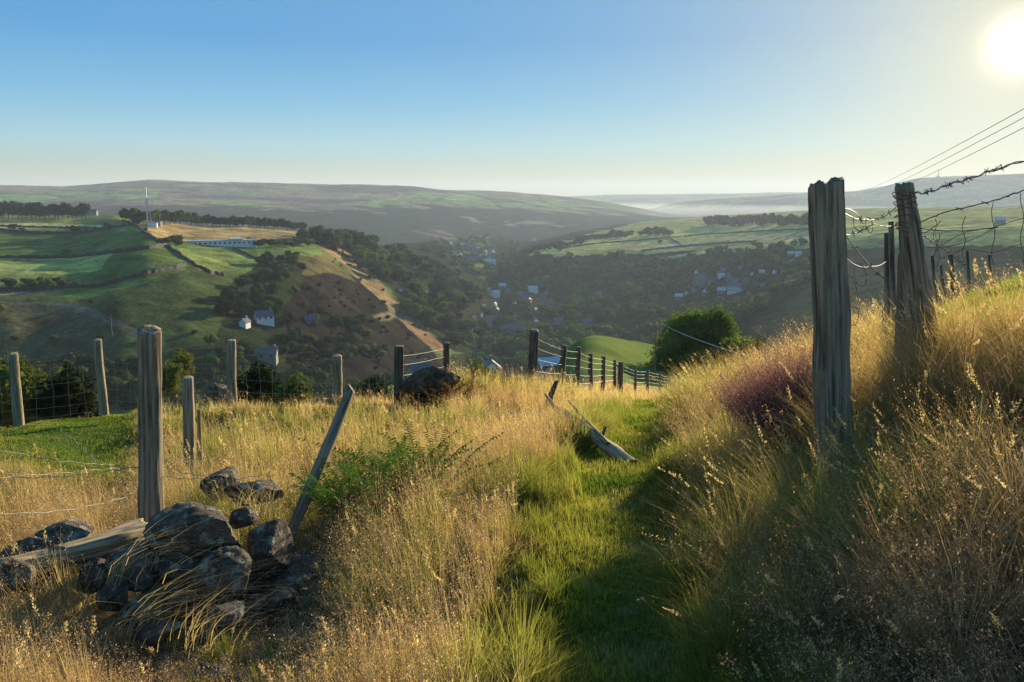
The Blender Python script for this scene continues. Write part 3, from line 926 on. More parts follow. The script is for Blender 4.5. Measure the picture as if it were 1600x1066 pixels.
def hides(P, w_=9, d_=60):
    """would a tree here stand right in front of a house"""
    dv = HP - P; nr = np.linalg.norm(dv[:, :2], axis=1)
    return bool(((nr < 10) | ((nr < d_) & (dv[:, 1] > 0) & (np.abs(dv[:, 0] * P[1] - dv[:, 1] * P[0]) / np.hypot(P[0], P[1]) < w_))).any())


# the wood over the spur, each crown to be told apart
SPUR = [(470, 378), (520, 368), (600, 388), (650, 402), (700, 425), (745, 455), (770, 480), (768, 520), (735, 548), (705, 545), (650, 500), (620, 468), (575, 428), (530, 398), (500, 385)]
for i, (px, py, P) in enumerate(scatter_poly(SPUR, 150, 8, 3)):
    if hides(P, 8, 30): continue
    r = random.uniform(6.5, 11.0)
    tree(P, r, r * random.uniform(1.45, 1.9), kinds([5, 2, 4]), "round green tree crowded among others in the wood beyond the golden heath ridge", "trees of the wood beyond the ridge")
# shaded wood below the long building
SH = [(395, 415), (455, 405), (475, 425), (460, 450), (420, 470), (440, 500), (500, 495), (560, 505), (625, 555), (520, 590), (440, 560), (360, 590), (350, 540), (345, 500), (370, 460)]
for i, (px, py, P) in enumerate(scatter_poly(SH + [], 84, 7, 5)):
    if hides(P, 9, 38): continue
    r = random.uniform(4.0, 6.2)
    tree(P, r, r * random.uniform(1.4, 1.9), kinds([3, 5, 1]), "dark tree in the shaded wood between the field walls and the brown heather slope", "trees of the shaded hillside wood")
# rows on the skyline of the left hill
for i in range(21):
    px = -8 + i * 7.2 + random.uniform(-2, 2)
    P = far_hit(px, 341.5)
    r = random.uniform(6.5, 9)
    tree(P, r, r * random.uniform(1.5, 2.3) * (1.55 if i < 6 else 1.25), kinds([3, 5, 0]), ordn(i) + " tree from the left in the dark belt topping the far left field", "belt of trees above the left field")
for i in range(42):
    px = 196 + i * 6.8 + random.uniform(-2, 2)
    P = far_hit(px, 347 + (px - 200) * .045)
    r = random.uniform(4.8, 7.2)
    tree(P, r, r * random.uniform(1.6, 2.4), kinds([3, 4, 0]), ordn(i) + " tree from the left in the row topping the golden hay field", "row of trees above the golden field")
for i in range(9):
    px = 392 + i * 11 + random.uniform(-3, 3)
    r = random.uniform(4.0, 5.5)
    tree(far_hit(px, 386 + random.uniform(-4, 2)), r, r * 1.5, kinds([3, 3, 0]), ordn(i) + " tree from the left in the row below the golden hay field", "trees below the golden field")
for poly_, n_, lb_, gp_, rr_ in (([(455, 450), (540, 440), (600, 470), (640, 520), (690, 570), (560, 580), (480, 500)], 60, "small dark gorse bush scattered on the brown heather slope", "gorse on the heather slope", (1.2, 3.0)),
                          ([(505, 385), (530, 395), (620, 470), (690, 540), (660, 530), (590, 470), (530, 425)], 16, "small bush dotted along the golden ridge", "bushes along the golden ridge", (1.0, 2.2)),
                          ([(0, 440), (300, 420), (340, 520), (200, 540), (0, 540)], 12, "small thorn bush in the shaded left fields", "thorn bushes in the shaded fields", (1.2, 2.4))):
    for px, py, P in scatter_poly(poly_, n_, 4, n_):
        r = random.uniform(*rr_); tree(P, r, r * 1.5, kinds([3, 3, 1]), lb_, gp_, 'bush', .0, 'gorse_bush' if n_ == 60 else 'bush')
LONE = [
 (20, 358, 4.8, 5.5, 'mid', "round bush standing alone near the left end of the top pale field"),
 (36, 361, 3.6, 3.6, 'mid', "low bush just right of the round bush in the top pale field"),
 (119, 362, 4.6, 6.6, 'dark', "dark upright tree standing on the field wall in the top pale field"),
 (167, 357, 3.6, 6.0, 'mid', "small tree where the wall bends at the right end of the top pale field"),
 (214, 352, 5.5, 8, 'dark', "dark tree just left of the mast compound"),
 (228, 361, 1.8, 3.2, 'dark', "tiny dark shrub on the wall corner below the mast"),
 (256, 384, 5.0, 6.5, 'dark', "left tree of the dark pair by the end of the long white building"),
 (276, 384, 6.6, 8.8, 'dark', "right, larger tree of the dark pair by the end of the long white building"),
 (263, 388, 2.4, 3.0, 'lite', "small pale bush in front of the dark pair of trees"),
 (43, 448, 4.2, 5, 'mid', "bush at the left of the hedge row in the shaded left fields"),
 (15, 448, 4.4, 5, 'mid', "bush at the picture's left end of the hedge row in the shaded fields"),
 (75, 449, 4.0, 4.6, 'mid', "middle bush of the hedge row in the shaded left fields"),
 (100, 449, 3.8, 4.5, 'dark', "rightmost bush of the hedge row in the shaded left fields"),
 (103, 395, 3.2, 2.8, 'mid', "low thorn bush on the wall between the two lit fields"),
 (358, 470, 4.6, 6.5, 'lite', "sunlit round tree at the edge of the shaded wood, the upper of two"),
 (348, 492, 3.9, 6.0, 'lite', "sunlit round tree at the edge of the shaded wood, the lower of two"),
 (329, 538, 3.9, 5.2, 'lite', "round pale tree left of the white farmhouse in the hollow"),
 (563, 404, 3.0, 4.8, 'dark', "small dark tree alone on the golden ridge slope"),
 (581, 505, 2.6, 3.8, 'mid', "small bush on the brown heather slope by the looping track"),
 (546, 468, 1.6, 2.4, 'mid', "tiny bush alone on the brown heather slope"),
 (594, 428, 1.8, 2.4, 'mid', "tiny bush on the golden ridge below the small dark tree"),
 (522, 392, 3.0, 4.4, 'dark', "dark shrub at the top of the golden ridge"),
]
for px, py, r, h, k, lb in LONE:
    tree(far_hit(px, py), r, h, k, lb, lift=.04)
# copses on the sunlit plateau across the valley
for i, (px, r) in enumerate([(955, 13), (968, 12), (982, 11), (1000, 9), (1014, 16), (1026, 17), (1038, 16), (1046, 12)]):
    tree(far_hit(px, 368), r, r * 1.25, 'dark', ordn(i) + " tree from the left in the copse amid the sunlit plateau fields", "copse on the sunlit plateau", lift=.05)
for i in range(26):
    px = 1108 + i * 7.4 + random.uniform(-2, 2)
    tree(far_hit(px, 352 + random.uniform(-3, 3)), random.uniform(13, 19), random.uniform(17, 27), 'dark', ordn(i) + " tree from the left in the long wood edging the far plateau", "long wood on the far plateau edge", lift=.03)
for i in range(12):
    px = 815 + i * 8.5
    tree(far_hit(px, 396 - i * 1.3), random.uniform(8, 12), random.uniform(10, 15), 'dark', ordn(i) + " tree from the left in the line beside the church spire", "trees beside the spire", lift=.03)
for i in range(10):
    px = 905 + i * 8
    tree(far_hit(px, 376 - i * .6), random.uniform(10, 13), random.uniform(9, 15), 'dark', ordn(i) + " tree from the left in the hedge line on the plateau's near end", "hedge line trees on the plateau", lift=.03)
for lb, px, py, r in (("small dark tree alone in the sunlit plateau field below the copse", 1032, 381, 6), ("dark tree at the left edge of the small green field by the valley shoulder", 876, 392, 9)):
    tree(far_hit(px, py), r, r * 1.4, 'dark', lb, lift=.03)

# far woods that read as one mass
def wood_mass(name, label, polys, seed, mat, rmin, rmax):
    protoV = [np.array([v.co[:] for v in m_.vertices]) for m_ in WOODP]
    protoF = [[p.vertices[:] for p in m_.polygons] for m_ in WOODP]
    VV, F3, F4, nb = [], [], [], 0
    r = np.random.default_rng(seed)
    f3 = [np.array([f for f in fs if len(f) == 3]) for fs in protoF]; f4 = [np.array([f for f in fs if len(f) == 4]) for fs in protoF]
    for poly, n in polys:
        xs = [p[0] for p in poly]; ys = [p[1] for p in poly]
        c = 0
        while c < n:
            px = r.uniform(min(xs), max(xs)); py = r.uniform(min(ys), max(ys))
            if not inpoly(np.array([px]), np.array([py]), poly)[0]: continue
            c += 1
            if fbm(np.array(px / 22.), np.array(py / 12.), seed, 3) < .40: continue
            P = far_hit(px, py)
            dv = HP - P; near_ = np.linalg.norm(dv[:, :2], axis=1)
            if ((near_ < 11) | ((near_ < 42) & (dv[:, 1] > 0) & (np.abs(dv[:, 0] * P[1] - dv[:, 1] * P[0]) / np.hypot(P[0], P[1]) < 10))).any(): continue
            k = r.integers(0, len(protoV)); s = r.uniform(rmin, rmax); a = r.uniform(0, 6.28)
            v = protoV[k] * [s, s, s * r.uniform(.6, .95)]
            v = np.stack([v[:, 0] * np.cos(a) - v[:, 1] * np.sin(a), v[:, 0] * np.sin(a) + v[:, 1] * np.cos(a), v[:, 2]], -1) + P - [0, 0, s * .3]
            VV.append(v); F3.append(f3[k] + nb); F4.append(f4[k] + nb); nb += len(v)
    me = raw_mesh(name, np.concatenate(VV), [np.concatenate(F3), np.concatenate(F4)], mat)
    tag(link(name, me), label, "woodland", kind="stuff")
WOODP = [crown_mesh("crown", 71 + i, M['foliage'], 90, .2, 6, .9) for i in range(3)]
wood_mass("woodland", "hazy woods covering the valley floor and the shaded slope across the valley",
          [([(735, 575), (772, 540), (780, 500), (830, 470), (900, 455), (960, 440), (1080, 398), (1160, 392), (1270, 380), (1275, 440), (1170, 500), (1000, 560), (900, 590)], 1100),
           ([(790, 440), (800, 400), (840, 402), (1000, 402), (1060, 405), (960, 440), (830, 462)], 160),
           ([(650, 388), (700, 372), (800, 370), (800, 398), (780, 440), (740, 430), (690, 405)], 300)], 12, M['foliage'], 6, 12)
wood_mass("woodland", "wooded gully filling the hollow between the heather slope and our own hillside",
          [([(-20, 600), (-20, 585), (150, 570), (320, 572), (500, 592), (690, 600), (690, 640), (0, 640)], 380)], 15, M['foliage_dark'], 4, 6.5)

# ------------------------------------------------------------------ field walls on the left hill
def field_wall(pts, label, w=1.4, h=1.7, group="dry stone field walls on the left hill", name="field_wall"):
    P = []
    for a, b in zip(pts[:-1], pts[1:]):
        n = max(2, int(math.hypot(b[0] - a[0], b[1] - a[1]) / 4))
        for j in range(n): P.append(far_hit(a[0] + (b[0] - a[0]) * j / n, a[1] + (b[1] - a[1]) * j / n))
    P.append(far_hit(*pts[-1]))
    m = MB(); vs = []
    for i, p in enumerate(P):
        d = P[min(i + 1, len(P) - 1)] - P[max(i - 1, 0)]; d = Vector((d[0], d[1], 0)).normalized(); s = Vector((-d.y, d.x, 0))
        c = Vector(p); hh = h * random.uniform(.75, 1.25)
        vs += [c + s * w / 2 - Vector((0, 0, 1.5)), c + s * w * .35 + Vector((0, 0, hh)), c - s * w * .35 + Vector((0, 0, hh * random.uniform(.9, 1.1))), c - s * w / 2 - Vector((0, 0, 1.5))]
    fs = []
    for i in range(len(P) - 1):
        for k in range(3): fs.append((i * 4 + k, i * 4 + 4 + k, i * 4 + 5 + k, i * 4 + 1 + k))
    fs += [(0, 1, 2, 3), tuple(len(vs) - 4 + k for k in (3, 2, 1, 0))]
    m.add(vs, fs)
    tag(m.build(name, M['stone_wall']), label, "wall", group)

field_wall([(-60, 352), (0, 354), (60, 356), (120, 357), (160, 358)], "thin dark field wall below the tree belt at the upper left")
field_wall([(-60, 357), (0, 361), (60, 366), (120, 366), (165, 360), (205, 352)], "dark dry stone wall under the top pale field with the lone bushes", 2, 2.4)
field_wall([(190, 346), (210, 352), (228, 366), (246, 378), (262, 386), (284, 402), (305, 416), (330, 428), (350, 432)], "dry stone wall running down the brow between the golden field and the shaded fields", 1.6, 2.0)
field_wall([(-60, 400), (0, 403), (60, 404), (110, 403), (160, 398), (215, 391), (262, 385)], "dry stone wall crossing below the sunlit left field", 1.7, 2.1)
field_wall([(110, 450), (160, 448), (200, 436), (250, 424), (290, 415)], "dark dry stone wall between the two shaded left fields", 1.6, 2.0)
field_wall([(-60, 458), (0, 455), (60, 453), (110, 450)], "hedge topped wall under the row of bushes at the left", 1.5, 1.8)
field_wall([(365, 388), (385, 398), (398, 405)], "short wall slanting down beside the long white building")
field_wall([(1000, 393), (1060, 386), (1120, 381), (1180, 378)], "thin wall across the sunlit plateau fields over the valley", 2.2, 2.6, "field walls on the plateau across the valley")
field_wall([(1045, 371), (1060, 380), (1070, 386)], "short wall dropping from the copse on the far plateau", 2.2, 2.6, "field walls on the plateau across the valley")
field_wall([(870, 390), (930, 381), (1000, 376), (1100, 367), (1200, 361), (1300, 358)], "long wall running along the middle of the far plateau fields", 2.2, 2.6, "field walls on the plateau across the valley")

# ------------------------------------------------------------------ houses
def house(p, w, d, h, rot, label, wall='house_stone', roof='roof', group=None, win=True, chim=True, name='house', cat='house', rise=.42):
    t = thing(name, tuple(p), label, cat, group, rotz=rot)
    m = MB(); m.box(-w / 2, w / 2, -d / 2, d / 2, -4, h)
    rh = d * rise
    for sx in (-1, 1):   # gables
        x0, x1 = (sx * w / 2, sx * (w / 2 - .3)) if sx > 0 else (-w / 2, -w / 2 + .3)
        m.add([(x0, -d / 2, h), (x0, d / 2, h), (x0, 0, h + rh), (x1, -d / 2, h), (x1, d / 2, h), (x1, 0, h + rh)],
              [(0, 1, 2), (5, 4, 3), (0, 2, 5, 3), (1, 4, 5, 2)])
    m.build("wall", M[wall], t)
    m = MB(); o = .35; tk = .22; e = .35 * rh / (d / 2)
    a = [(-w / 2 - o, -d / 2 - o, h - e + .02), (w / 2 + o, -d / 2 - o, h - e + .02), (w / 2 + o, 0, h + rh + .02), (-w / 2 - o, 0, h + rh + .02), (w / 2 + o, d / 2 + o, h - e + .02), (-w / 2 - o, d / 2 + o, h - e + .02)]
    bt = [(x, y, z + tk) for x, y, z in a]
    m.add(a + bt, [(0, 3, 2, 1), (3, 5, 4, 2), (6, 7, 8, 9), (9, 8, 10, 11), (0, 1, 7, 6), (5, 11, 10, 4), (1, 2, 8, 7), (2, 4, 10, 8), (0, 6, 9, 3), (3, 9, 11, 5)])
    rf = m.build("roof", M[roof], t)
    if chim:
        m = MB(); m.box(w / 2 - 1.3, w / 2 - .4, -.45, .45, h + rh - .5, h + rh + 1.3); m.build("chimney", M['house_stone'], rf)
    if win:
        nw = max(2, int(w / 3))
        for k in range(nw):
            x = -w / 2 + (k + .5) * w / nw
            for zz in ([h * .62] if h < 4 else [h * .22, h * .68]):
                for s in (-1, 1):
                    m = MB(); m.box(x - .55, x + .55, s * d / 2 - .03 if s > 0 else -d / 2 - .05, s * d / 2 + .05 if s > 0 else -d / 2 + .03, zz, zz + 1.2)
                    m.build("window", M['glass'], t)
    return t


def px_m(P): return float(depth(P)) / F

for (px, py, wpx, wa, ro, ang, wi, lb, *gp) in HS + TOWN:
    P = far_hit(px, py); s = px_m(P); w = wpx * s
    hh = min(max(w * .42, 2.6), 6.2)
    azm = math.atan2(P[0], P[1])
    house(P + [0, 0, .3], w, min(w * .75, 9), hh, -azm + R(ang), lb, wa, ro, gp[0] if gp else "houses in and above the valley", bool(wi), wpx >= 9)
# long single-storey white building with a window band
P = far_hit(347, 384); s = px_m(P); Lw = 100 * s
t = thing("long_building", tuple(P + [0, 0, 0]), "long low white building with a band of windows below the golden hay field", "building", rotz=-math.atan2(P[0], P[1]) + R(6))
m = MB(); m.box(-Lw / 2, Lw / 2, -5, 5, -3, 4.2); m.build("wall", M['house_white'], t)
m = MB(); m.box(-Lw / 2 - .4, Lw / 2 + .4, -5.4, 5.4, 4.203, 4.7); m.build("roof", M['roof_lite'], t)
m = MB(); m.box(Lw * .12, Lw * .30, -6.2, 5.6, 4.703, 6.0); m.build("upper_storey", M['house_white'], t)
for k in range(14):
    x = -Lw / 2 + (k + .5) * Lw / 14
    m = MB(); m.box(x - Lw / 56, x + Lw / 56, -5.06, -4.9, 1.8, 3.0); m.build("window", M['glass'], t)

# church spire on the valley shoulder
P = far_hit(810, 394); s = px_m(P)
t = thing("church", tuple(P), "dark church with a slim pointed spire above the trees on the valley shoulder", "church")
m = MB(); m.box(-3, 3, -3, 3, -4, 9 * s); m.build("tower", M['house_stone'], t)
m = MB(); m.add([(-2.8, -2.8, 9 * s), (2.8, -2.8, 9 * s), (2.8, 2.8, 9 * s), (-2.8, 2.8, 9 * s), (0, 0, 22 * s)], [(0, 1, 4), (1, 2, 4), (2, 3, 4), (3, 0, 4), (3, 2, 1, 0)]); m.build("spire", M['roof'], t)
m = MB(); m.box(3.1, 22, -4, 4, -4, 5 * s); m.build("nave", M['house_stone'], t)

# lattice mast on the hill
P = far_hit(233, 352); s = px_m(P); Hm = 58 * s
t = thing("lattice_mast", tuple(P), "tall lattice radio mast with dishes on the left hilltop", "mast")
m = MB()
legs = [(math.cos(a), math.sin(a)) for a in (.3, 2.4, 4.5)]
def lr(z): return 2.6 - 2.1 * min(1, z / (Hm * .72))
zs = [Hm * .72 * k / 8 for k in range(9)]
for (cx, cy) in legs: m.tube([(cx * lr(z), cy * lr(z), z) for z in zs], .26, 4)
for k in range(8):
    for a in range(3):
        p, q = legs[a], legs[(a + 1) % 3]
        m.tube([(p[0] * lr(zs[k]), p[1] * lr(zs[k]), zs[k]), (q[0] * lr(zs[k + 1]), q[1] * lr(zs[k + 1]), zs[k + 1])], .14, 3)
m.build("lattice_frame", M['metal'], t)
m = MB(); m.tube([(0, 0, Hm * .66), (0, 0, Hm * .85), (0, 0, Hm)], [.45, .35, .28], 6); m.build("antenna", M['metal'], t)
for k, (z, a) in enumerate(((.60, .5), (.66, 2.5), (.56, 4.2), (.7, 5.4))):
    m = MB(); c = Vector((math.cos(a) * 1.3, math.sin(a) * 1.3, z * Hm)); d = Vector((math.cos(a), math.sin(a), 0))
    m.tube([c, c + d * .3, c + d * .5], [.9, .85, .3], 10); m.build("dish", M['house_white'], t)
P2 = far_hit(238, 354)
house(P2, 7, 5, 2.6, .3, "small pale equipment cabin at the foot of the radio mast", 'house_white', 'roof_lite', None, False, False, "cabin", "cabin", .15)
P2 = far_hit(247, 353)
house(P2, 5, 4, 3.2, .1, "small dark hut right of the mast's equipment cabin", 'house_stone', 'roof', None, False, False, "hut", "hut", .2)
# transmitter on the far moor
G3x, G3y = project(G3)
j = int(np.argmin(abs(G3x[:, -16] - 1466)))
Pm = G3[j, np.argmax(-G3y[j])]
t = thing("transmitter_mast", tuple(Pm), "thin transmitter mast on the hazy moor skyline at the right", "mast")
m = MB(); m.tube([(0, 0, -5), (0, 0, 25), (0, 0, 52)], [5, 3, 1.6], 5); m.build("tower", M['roof'], t)
m = MB(); m.box(-14, 6, -6, 6, -5, 7); m.build("cabin", M['roof'], t)

# pole in the shaded field on the left
P = far_hit(177, 526); s = px_m(P)
t = thing("utility_pole", tuple(P), "dark wooden pole standing in the shaded field beside the curving track", "pole")
m = MB(); m.tube([(0, 0, -.5), (0, 0, 37 * s * .95)], [.28, .2], 6); m.build("pole", M['wood_dark'], t)
m = MB(); m.box(-.6, .6, -.08, .08, 37 * s * .85, 37 * s * .85 + .15); m.build("crossarm", M['wood_dark'], t)


# ------------------------------------------------------------------ posts and fences
from mathutils import noise as mnoise
def post_mesh(name, L, r0, r1, mat, square=False, seed=0, rough_top=0, slant=0, rings=26, n=22, groove=.10):
    """upright post from z=-.3 to z=L, grooved and uneven; slanted or ragged top"""
    rnd = random.Random(seed)
    vs = []; fs = []
    off = seed * 7.3
    zs = [-.3 + (L + .3) * i / rings for i in range(rings + 1)]
    for i, z in enumerate(zs):
        tt = max(0, z / L); r = r0 + (r1 - r0) * tt
        for k in range(n):
            a = 2 * math.pi * k / n
            if square:
                c_, s_ = math.cos(a), math.sin(a); q = 1 / max(abs(c_), abs(s_)); q = min(q, 1.30); rr = r * q * .93
            else: rr = r
            g = mnoise.noise(Vector((math.cos(a) * 3.4 + off, math.sin(a) * 3.4, z * 1.8)))
            g2 = mnoise.noise(Vector((math.cos(a) * 9 + off, math.sin(a) * 9, z * 6)))
            w = mnoise.noise(Vector((off, 5, z * 1.7)))
            rr *= 1 + g * groove + g2 * groove * .8
            zz = z
            if i >= rings - 1:
                zz += (rough_top * mnoise.noise(Vector((math.cos(a) * 4 + off, math.sin(a) * 4, 1.7))) if i == rings else 0) + slant * math.cos(a) * r * (1 if i == rings else .4)
            vs.append((rr * math.cos(a) + w * r * .25, rr * math.sin(a) + w * r * .2, zz))
    for i in range(rings):
        for k in range(n):
            fs.append((i * n + k, i * n + (k + 1) % n, (i + 1) * n + (k + 1) % n, (i + 1) * n + k))
    top = rings * n
    # cracked end grain: an inner ring and a centre
    ctr = Vector((0, 0, 0))
    for k in range(n): ctr += Vector(vs[top + k])
    ctr /= n
    b = len(vs)
    for k in range(n):
        v = Vector(vs[top + k]).lerp(ctr, .5); v.z += rough_top * mnoise.noise(Vector((v.x * 60 + off, v.y * 60, 3))) * 1.2 + mnoise.noise(v * 70) * r1 * .06
        vs.append(tuple(v))
    vs.append((ctr.x, ctr.y, ctr.z - r1 * .08))
    for k in range(n):
        fs.append((top + k, top + (k + 1) % n, b + (k + 1) % n, b + k)); fs.append((b + k, b + (k + 1) % n, b + n))
    me = bpy.data.meshes.new(name); me.from_pydata(vs, [], fs); me.polygons.foreach_set("use_smooth", [True] * len(fs)); me.materials.append(mat); me.update()
    return me


def place_post(top, base, D, wpx_top, wpx_base, mat, parent=None, name="post", square=False, seed=0, rough=0, slant=0, rot=0, rings=26, n=22, groove=.10, Dtop=None):
    """post between a base pixel and a top pixel at range D (axis leaned as seen)"""
    Pb = Vector(W(base[0], base[1], D)); Pt = Vector(W(top[0], top[1], Dtop or D))
    ax = Pt - Pb; L = ax.length; s = float(depth(Pb)) / F * (.86 if square else .97)
    me = post_mesh(name, L, wpx_base * s / 2, wpx_top * s / 2, mat, square, seed, rough, slant, rings, n, groove)
    o = link(name, me, parent)
    o.rotation_mode = 'QUATERNION'
    o.rotation_quaternion = ax.to_track_quat('Z', 'Y') @ Matrix.Rotation(rot, 3, 'Z').to_quaternion()
    o.location = Pb
    return o, Pb, Pt


def wire(m, A, B, sag=.02, r=.0022, n=14, barbs=0, jit=.0, seed=0):
    rnd = random.Random(seed)
    A = Vector(A); B = Vector(B); pts = []
    for i in range(n + 1):
        t = i / n; p = A.lerp(B, t); p.z -= sag * 4 * t * (1 - t)
        if 0 < i < n: p += Vector((rnd.uniform(-jit, jit), rnd.uniform(-jit, jit), rnd.uniform(-jit, jit)))
        pts.append(p)
    m.tube(pts, r, 4, caps=False)
    if barbs:
        L = (B - A).length; nb = int(L / barbs)
        for k in range(1, nb):
            t = k / nb; p = A.lerp(B, t); p.z -= sag * 4 * t * (1 - t)
            for _ in range(2):
                d = Vector((rnd.uniform(-1, 1), rnd.uniform(-1, 1), rnd.uniform(-1, 1))).normalized() * (.012 + r * 2)
                m.tube([p - d, p + d], r * .8, 3)
    return pts


# thick old gatepost and the barbed wire fence on the right bank
fr = thing("barbed_wire_fence", tuple(WZ(1400, 4.5, -1.3)), "old barbed wire fence on the right bank with thick weathered posts and slack rusty wire", "fence")
def child_w(o):      # keep world placement under a fence root
    o.parent = fr; o.matrix_parent_inverse = Matrix.Translation(-Vector(fr.location))
inv = {}
def parent_keep(o, root):
    o.parent = root; o.matrix_parent_inverse = Matrix.Translation(-Vector(root.location))

o1, b1, t1 = place_post((1293, 286), (1302, 775), 3.9, 53, 60, M['wood'], square=True, seed=3, rough=.035, rot=.3, rings=60, n=40, groove=.10)
parent_keep(o1, fr); o1["label"] = "thick square grey post with a ragged top"
o2, b2, t2 = place_post((1411, 290), (1443, 540), 5.1, 26, 46, M['wood'], seed=5, rough=.02, slant=.4, rings=50, n=30, groove=.16)
parent_keep(o2, fr); o2["label"] = "leaning post wrapped in wire"
o3, b3, t3 = place_post((1413, 398), (1408, 560), 5.15, 18, 22, M['wood_dark'], seed=6, rough=.02, rings=30)
parent_keep(o3, fr)
o4, b4, t4 = place_post((1392, 346), (1397, 500), 9.0, 8, 9, M['wood'], seed=7); parent_keep(o4, fr)
o5, b5, t5 = place_post((1386, 364), (1386, 495), 8.6, 8, 9, M['wood'], seed=8); parent_keep(o5, fr)
for k, (x, yt, yb, D, wd) in enumerate([(1458, 399, 445, 14, 5), (1471, 414, 440, 17, 4), (1486, 397, 440, 13, 7), (1512, 391, 440, 13.5, 4.5), (1546, 398, 430, 16, 4)]):
    o, b_, t_2 = place_post((x - 1, yt), (x + 2, yb), D, wd, wd, M['wood_dark'], seed=20 + k, rings=8, n=8); parent_keep(o, fr)
m = MB()
rr = .0026
RT = [W(1422, 301, 5.05), W(1440, 303, 5.0), W(1470, 292, 4.8), W(1500, 285, 4.6), W(1540, 268, 4.4), W(1600, 253, 4.1), W(1700, 236, 3.6), W(1900, 215, 3.0)]
for dz, ph in ((0, 0), (.006, 1.5)):
    pts = []
    for a, b in zip(RT[:-1], RT[1:]):
        for k in range(12):
            p = Vector(a).lerp(Vector(b), k / 12)
            q = len(pts) * .8 + ph
            pts.append(p + Vector((.004 * math.cos(q), 0, .005 * math.sin(q) + .006 * math.sin(len(pts) * .23))))
    m.tube(pts, rr, 4, caps=False)
rnd = random.Random(4)
for a, b in zip(RT[1:-1], RT[2:]):
    for k in range(3):
        p = Vector(a).lerp(Vector(b), rnd.random())
        for _ in range(3):
            d = Vector((rnd.uniform(-1, 1), rnd.uniform(-1, 1), rnd.uniform(-1, 1))).normalized() * .022
            m.tube([p - d, p + d * .8], .002, 3)
R2 = [W(1432, 350, 5.1), W(1450, 342, 5.0), W(1480, 331, 4.8), W(1520, 322, 4.6), W(1560, 312, 4.3), W(1600, 297, 4.1), W(1700, 262, 3.6), W(1900, 230, 3.0)]
for a, b in zip(R2[:-1], R2[1:]): wire(m, a, b, .0, .0032, 8, barbs=.11, jit=.003, seed=int(a[0] * 100))
for ys in ((1432, 343, 1560, 312), ):
    pass
wire(m, W(1432, 362, 5.1), W(1470, 345, 5.0), .03, rr, 8, jit=.004)
wire(m, W(1434, 356, 5.1), W(1560, 355, 4.8), .02, rr, 12, jit=.004)
wire(m, W(1436, 366, 5.1), W(1510, 418, 6.5), -.02, .003, 14, barbs=.1)
wire(m, W(1440, 385, 5.1), W(1560, 352, 5.5), .05, .002, 14)
# slack strands between the two big posts
wire(m, W(1320, 334, 3.95), W(1400, 326, 5.0), .045, .0028, 16, barbs=.14, jit=.004, seed=1)
wire(m, W(1320, 326, 3.95), W(1345, 340, 4.2), -.01, .002, 8)
wire(m, W(1322, 367, 3.95), W(1365, 350, 4.4), .01, .0028, 10, barbs=.1, jit=.004, seed=2)
wire(m, W(1365, 350, 4.4), W(1404, 352, 5.0), .01, .0024, 8, jit=.003)
wire(m, W(1323, 370, 3.95), W(1383, 437, 4.3), .015, .0028, 14, barbs=.08, seed=3)
wire(m, W(1383, 437, 4.3), W(1390, 450, 4.4), .0, .0022, 4)
wire(m, W(1390, 450, 4.4), W(1378, 505, 4.4), .0, .0022, 8, jit=.01)
wire(m, W(1323, 404, 3.95), W(1362, 416, 4.4), .02, .0018, 8)
wire(m, W(1362, 416, 4.4), W(1384, 409, 4.9), .01, .0018, 8)
for (cx, cy, rx, ry, D) in ((1341, 350, 8, 11, 4.1), (1358, 352, 6, 12, 4.3), (1344, 430, 10, 18, 4.1), (1330, 470, 12, 40, 4.0), (1425, 520, 9, 16, 4.9)):
    m.tube([W(cx + rx * math.cos(a * .5), cy + ry * math.sin(a * .5 + .3), D + .03 * a / 6) for a in range(0, 13)], .0018, 4, caps=False)
# turns of wire round the leaning post
for k, yy in enumerate((303, 309, 318, 326, 337, 348, 352, 358)):
    c = Vector(t2).lerp(Vector(b2), (yy - 290) / 250); rad = (.062 + .02 * (yy - 290) / 250)
    m.tube([c + Vector((rad * math.cos(a / 12 * 6.283), rad * math.sin(a / 12 * 6.283), .012 * math.sin(a * 1.3 + k))) for a in range(13)], .0028, 4, caps=False)
w_ = m.build("barbed_wire", M['wire']); parent_keep(w_, fr)
m = MB()
for k, (x, y0, y1) in enumerate(((1461, 342, 405), (1466, 365, 425), (1506, 338, 410), (1552, 315, 430), (1597, 302, 415), (1640, 280, 430))):
    D = 5.0 - .15 * k
    m.tube([W(x + 3 * math.sin(q * 1.4 + k), y0 + (y1 - y0) * q / 8, D) for q in range(9)], .0022, 4, caps=False)
for f in (.35, .7):
    m.tube([W(a_, b_ + (c_ - b_) * f, 5.0 - .15 * k) for k, (a_, b_, c_) in enumerate(((1461, 342, 405), (1466, 365, 425), (1506, 338, 410), (1552, 315, 430), (1597, 302, 415), (1640, 280, 430)))], .0016, 4, caps=False)
w_ = m.build("netting", M['wire']); parent_keep(w_, fr)

# wire fence beyond the grass on the left: round posts, netting, one barbed strand
lf = thing("netting_fence", tuple(WZ(350, 11.4, -3.4)), "stock netting fence with round pale posts across the left of the slope", "fence")
PL = [((-150, 560), (-140, 690), 12.2, 15), ((20, 553), (30, 668), 11.5, 14), ((153, 531), (163, 655), 11.5, 12), ((361, 532), (363, 660), 11.0, 14), ((527, 556), (528, 650), 11.0, 14)]
tops = []
for k, (tp, bs, D, wd) in enumerate(PL):
    o, b_, t_2 = place_post(tp, bs, D, wd, wd * 1.15, M['wood_pale'], seed=40 + k, slant=.15, rings=16, n=14); parent_keep(o, lf); tops.append((t_2, b_))
o, b_, t_2 = place_post((624, 541), (622, 660), 9.6, 17, 19, M['wood_dark'], seed=48, rings=20, n=16, square=True); parent_keep(o, lf); tops.append((t_2, b_))
o["label"] = "dark split post at the fence corner"
m = MB(); mb = MB()
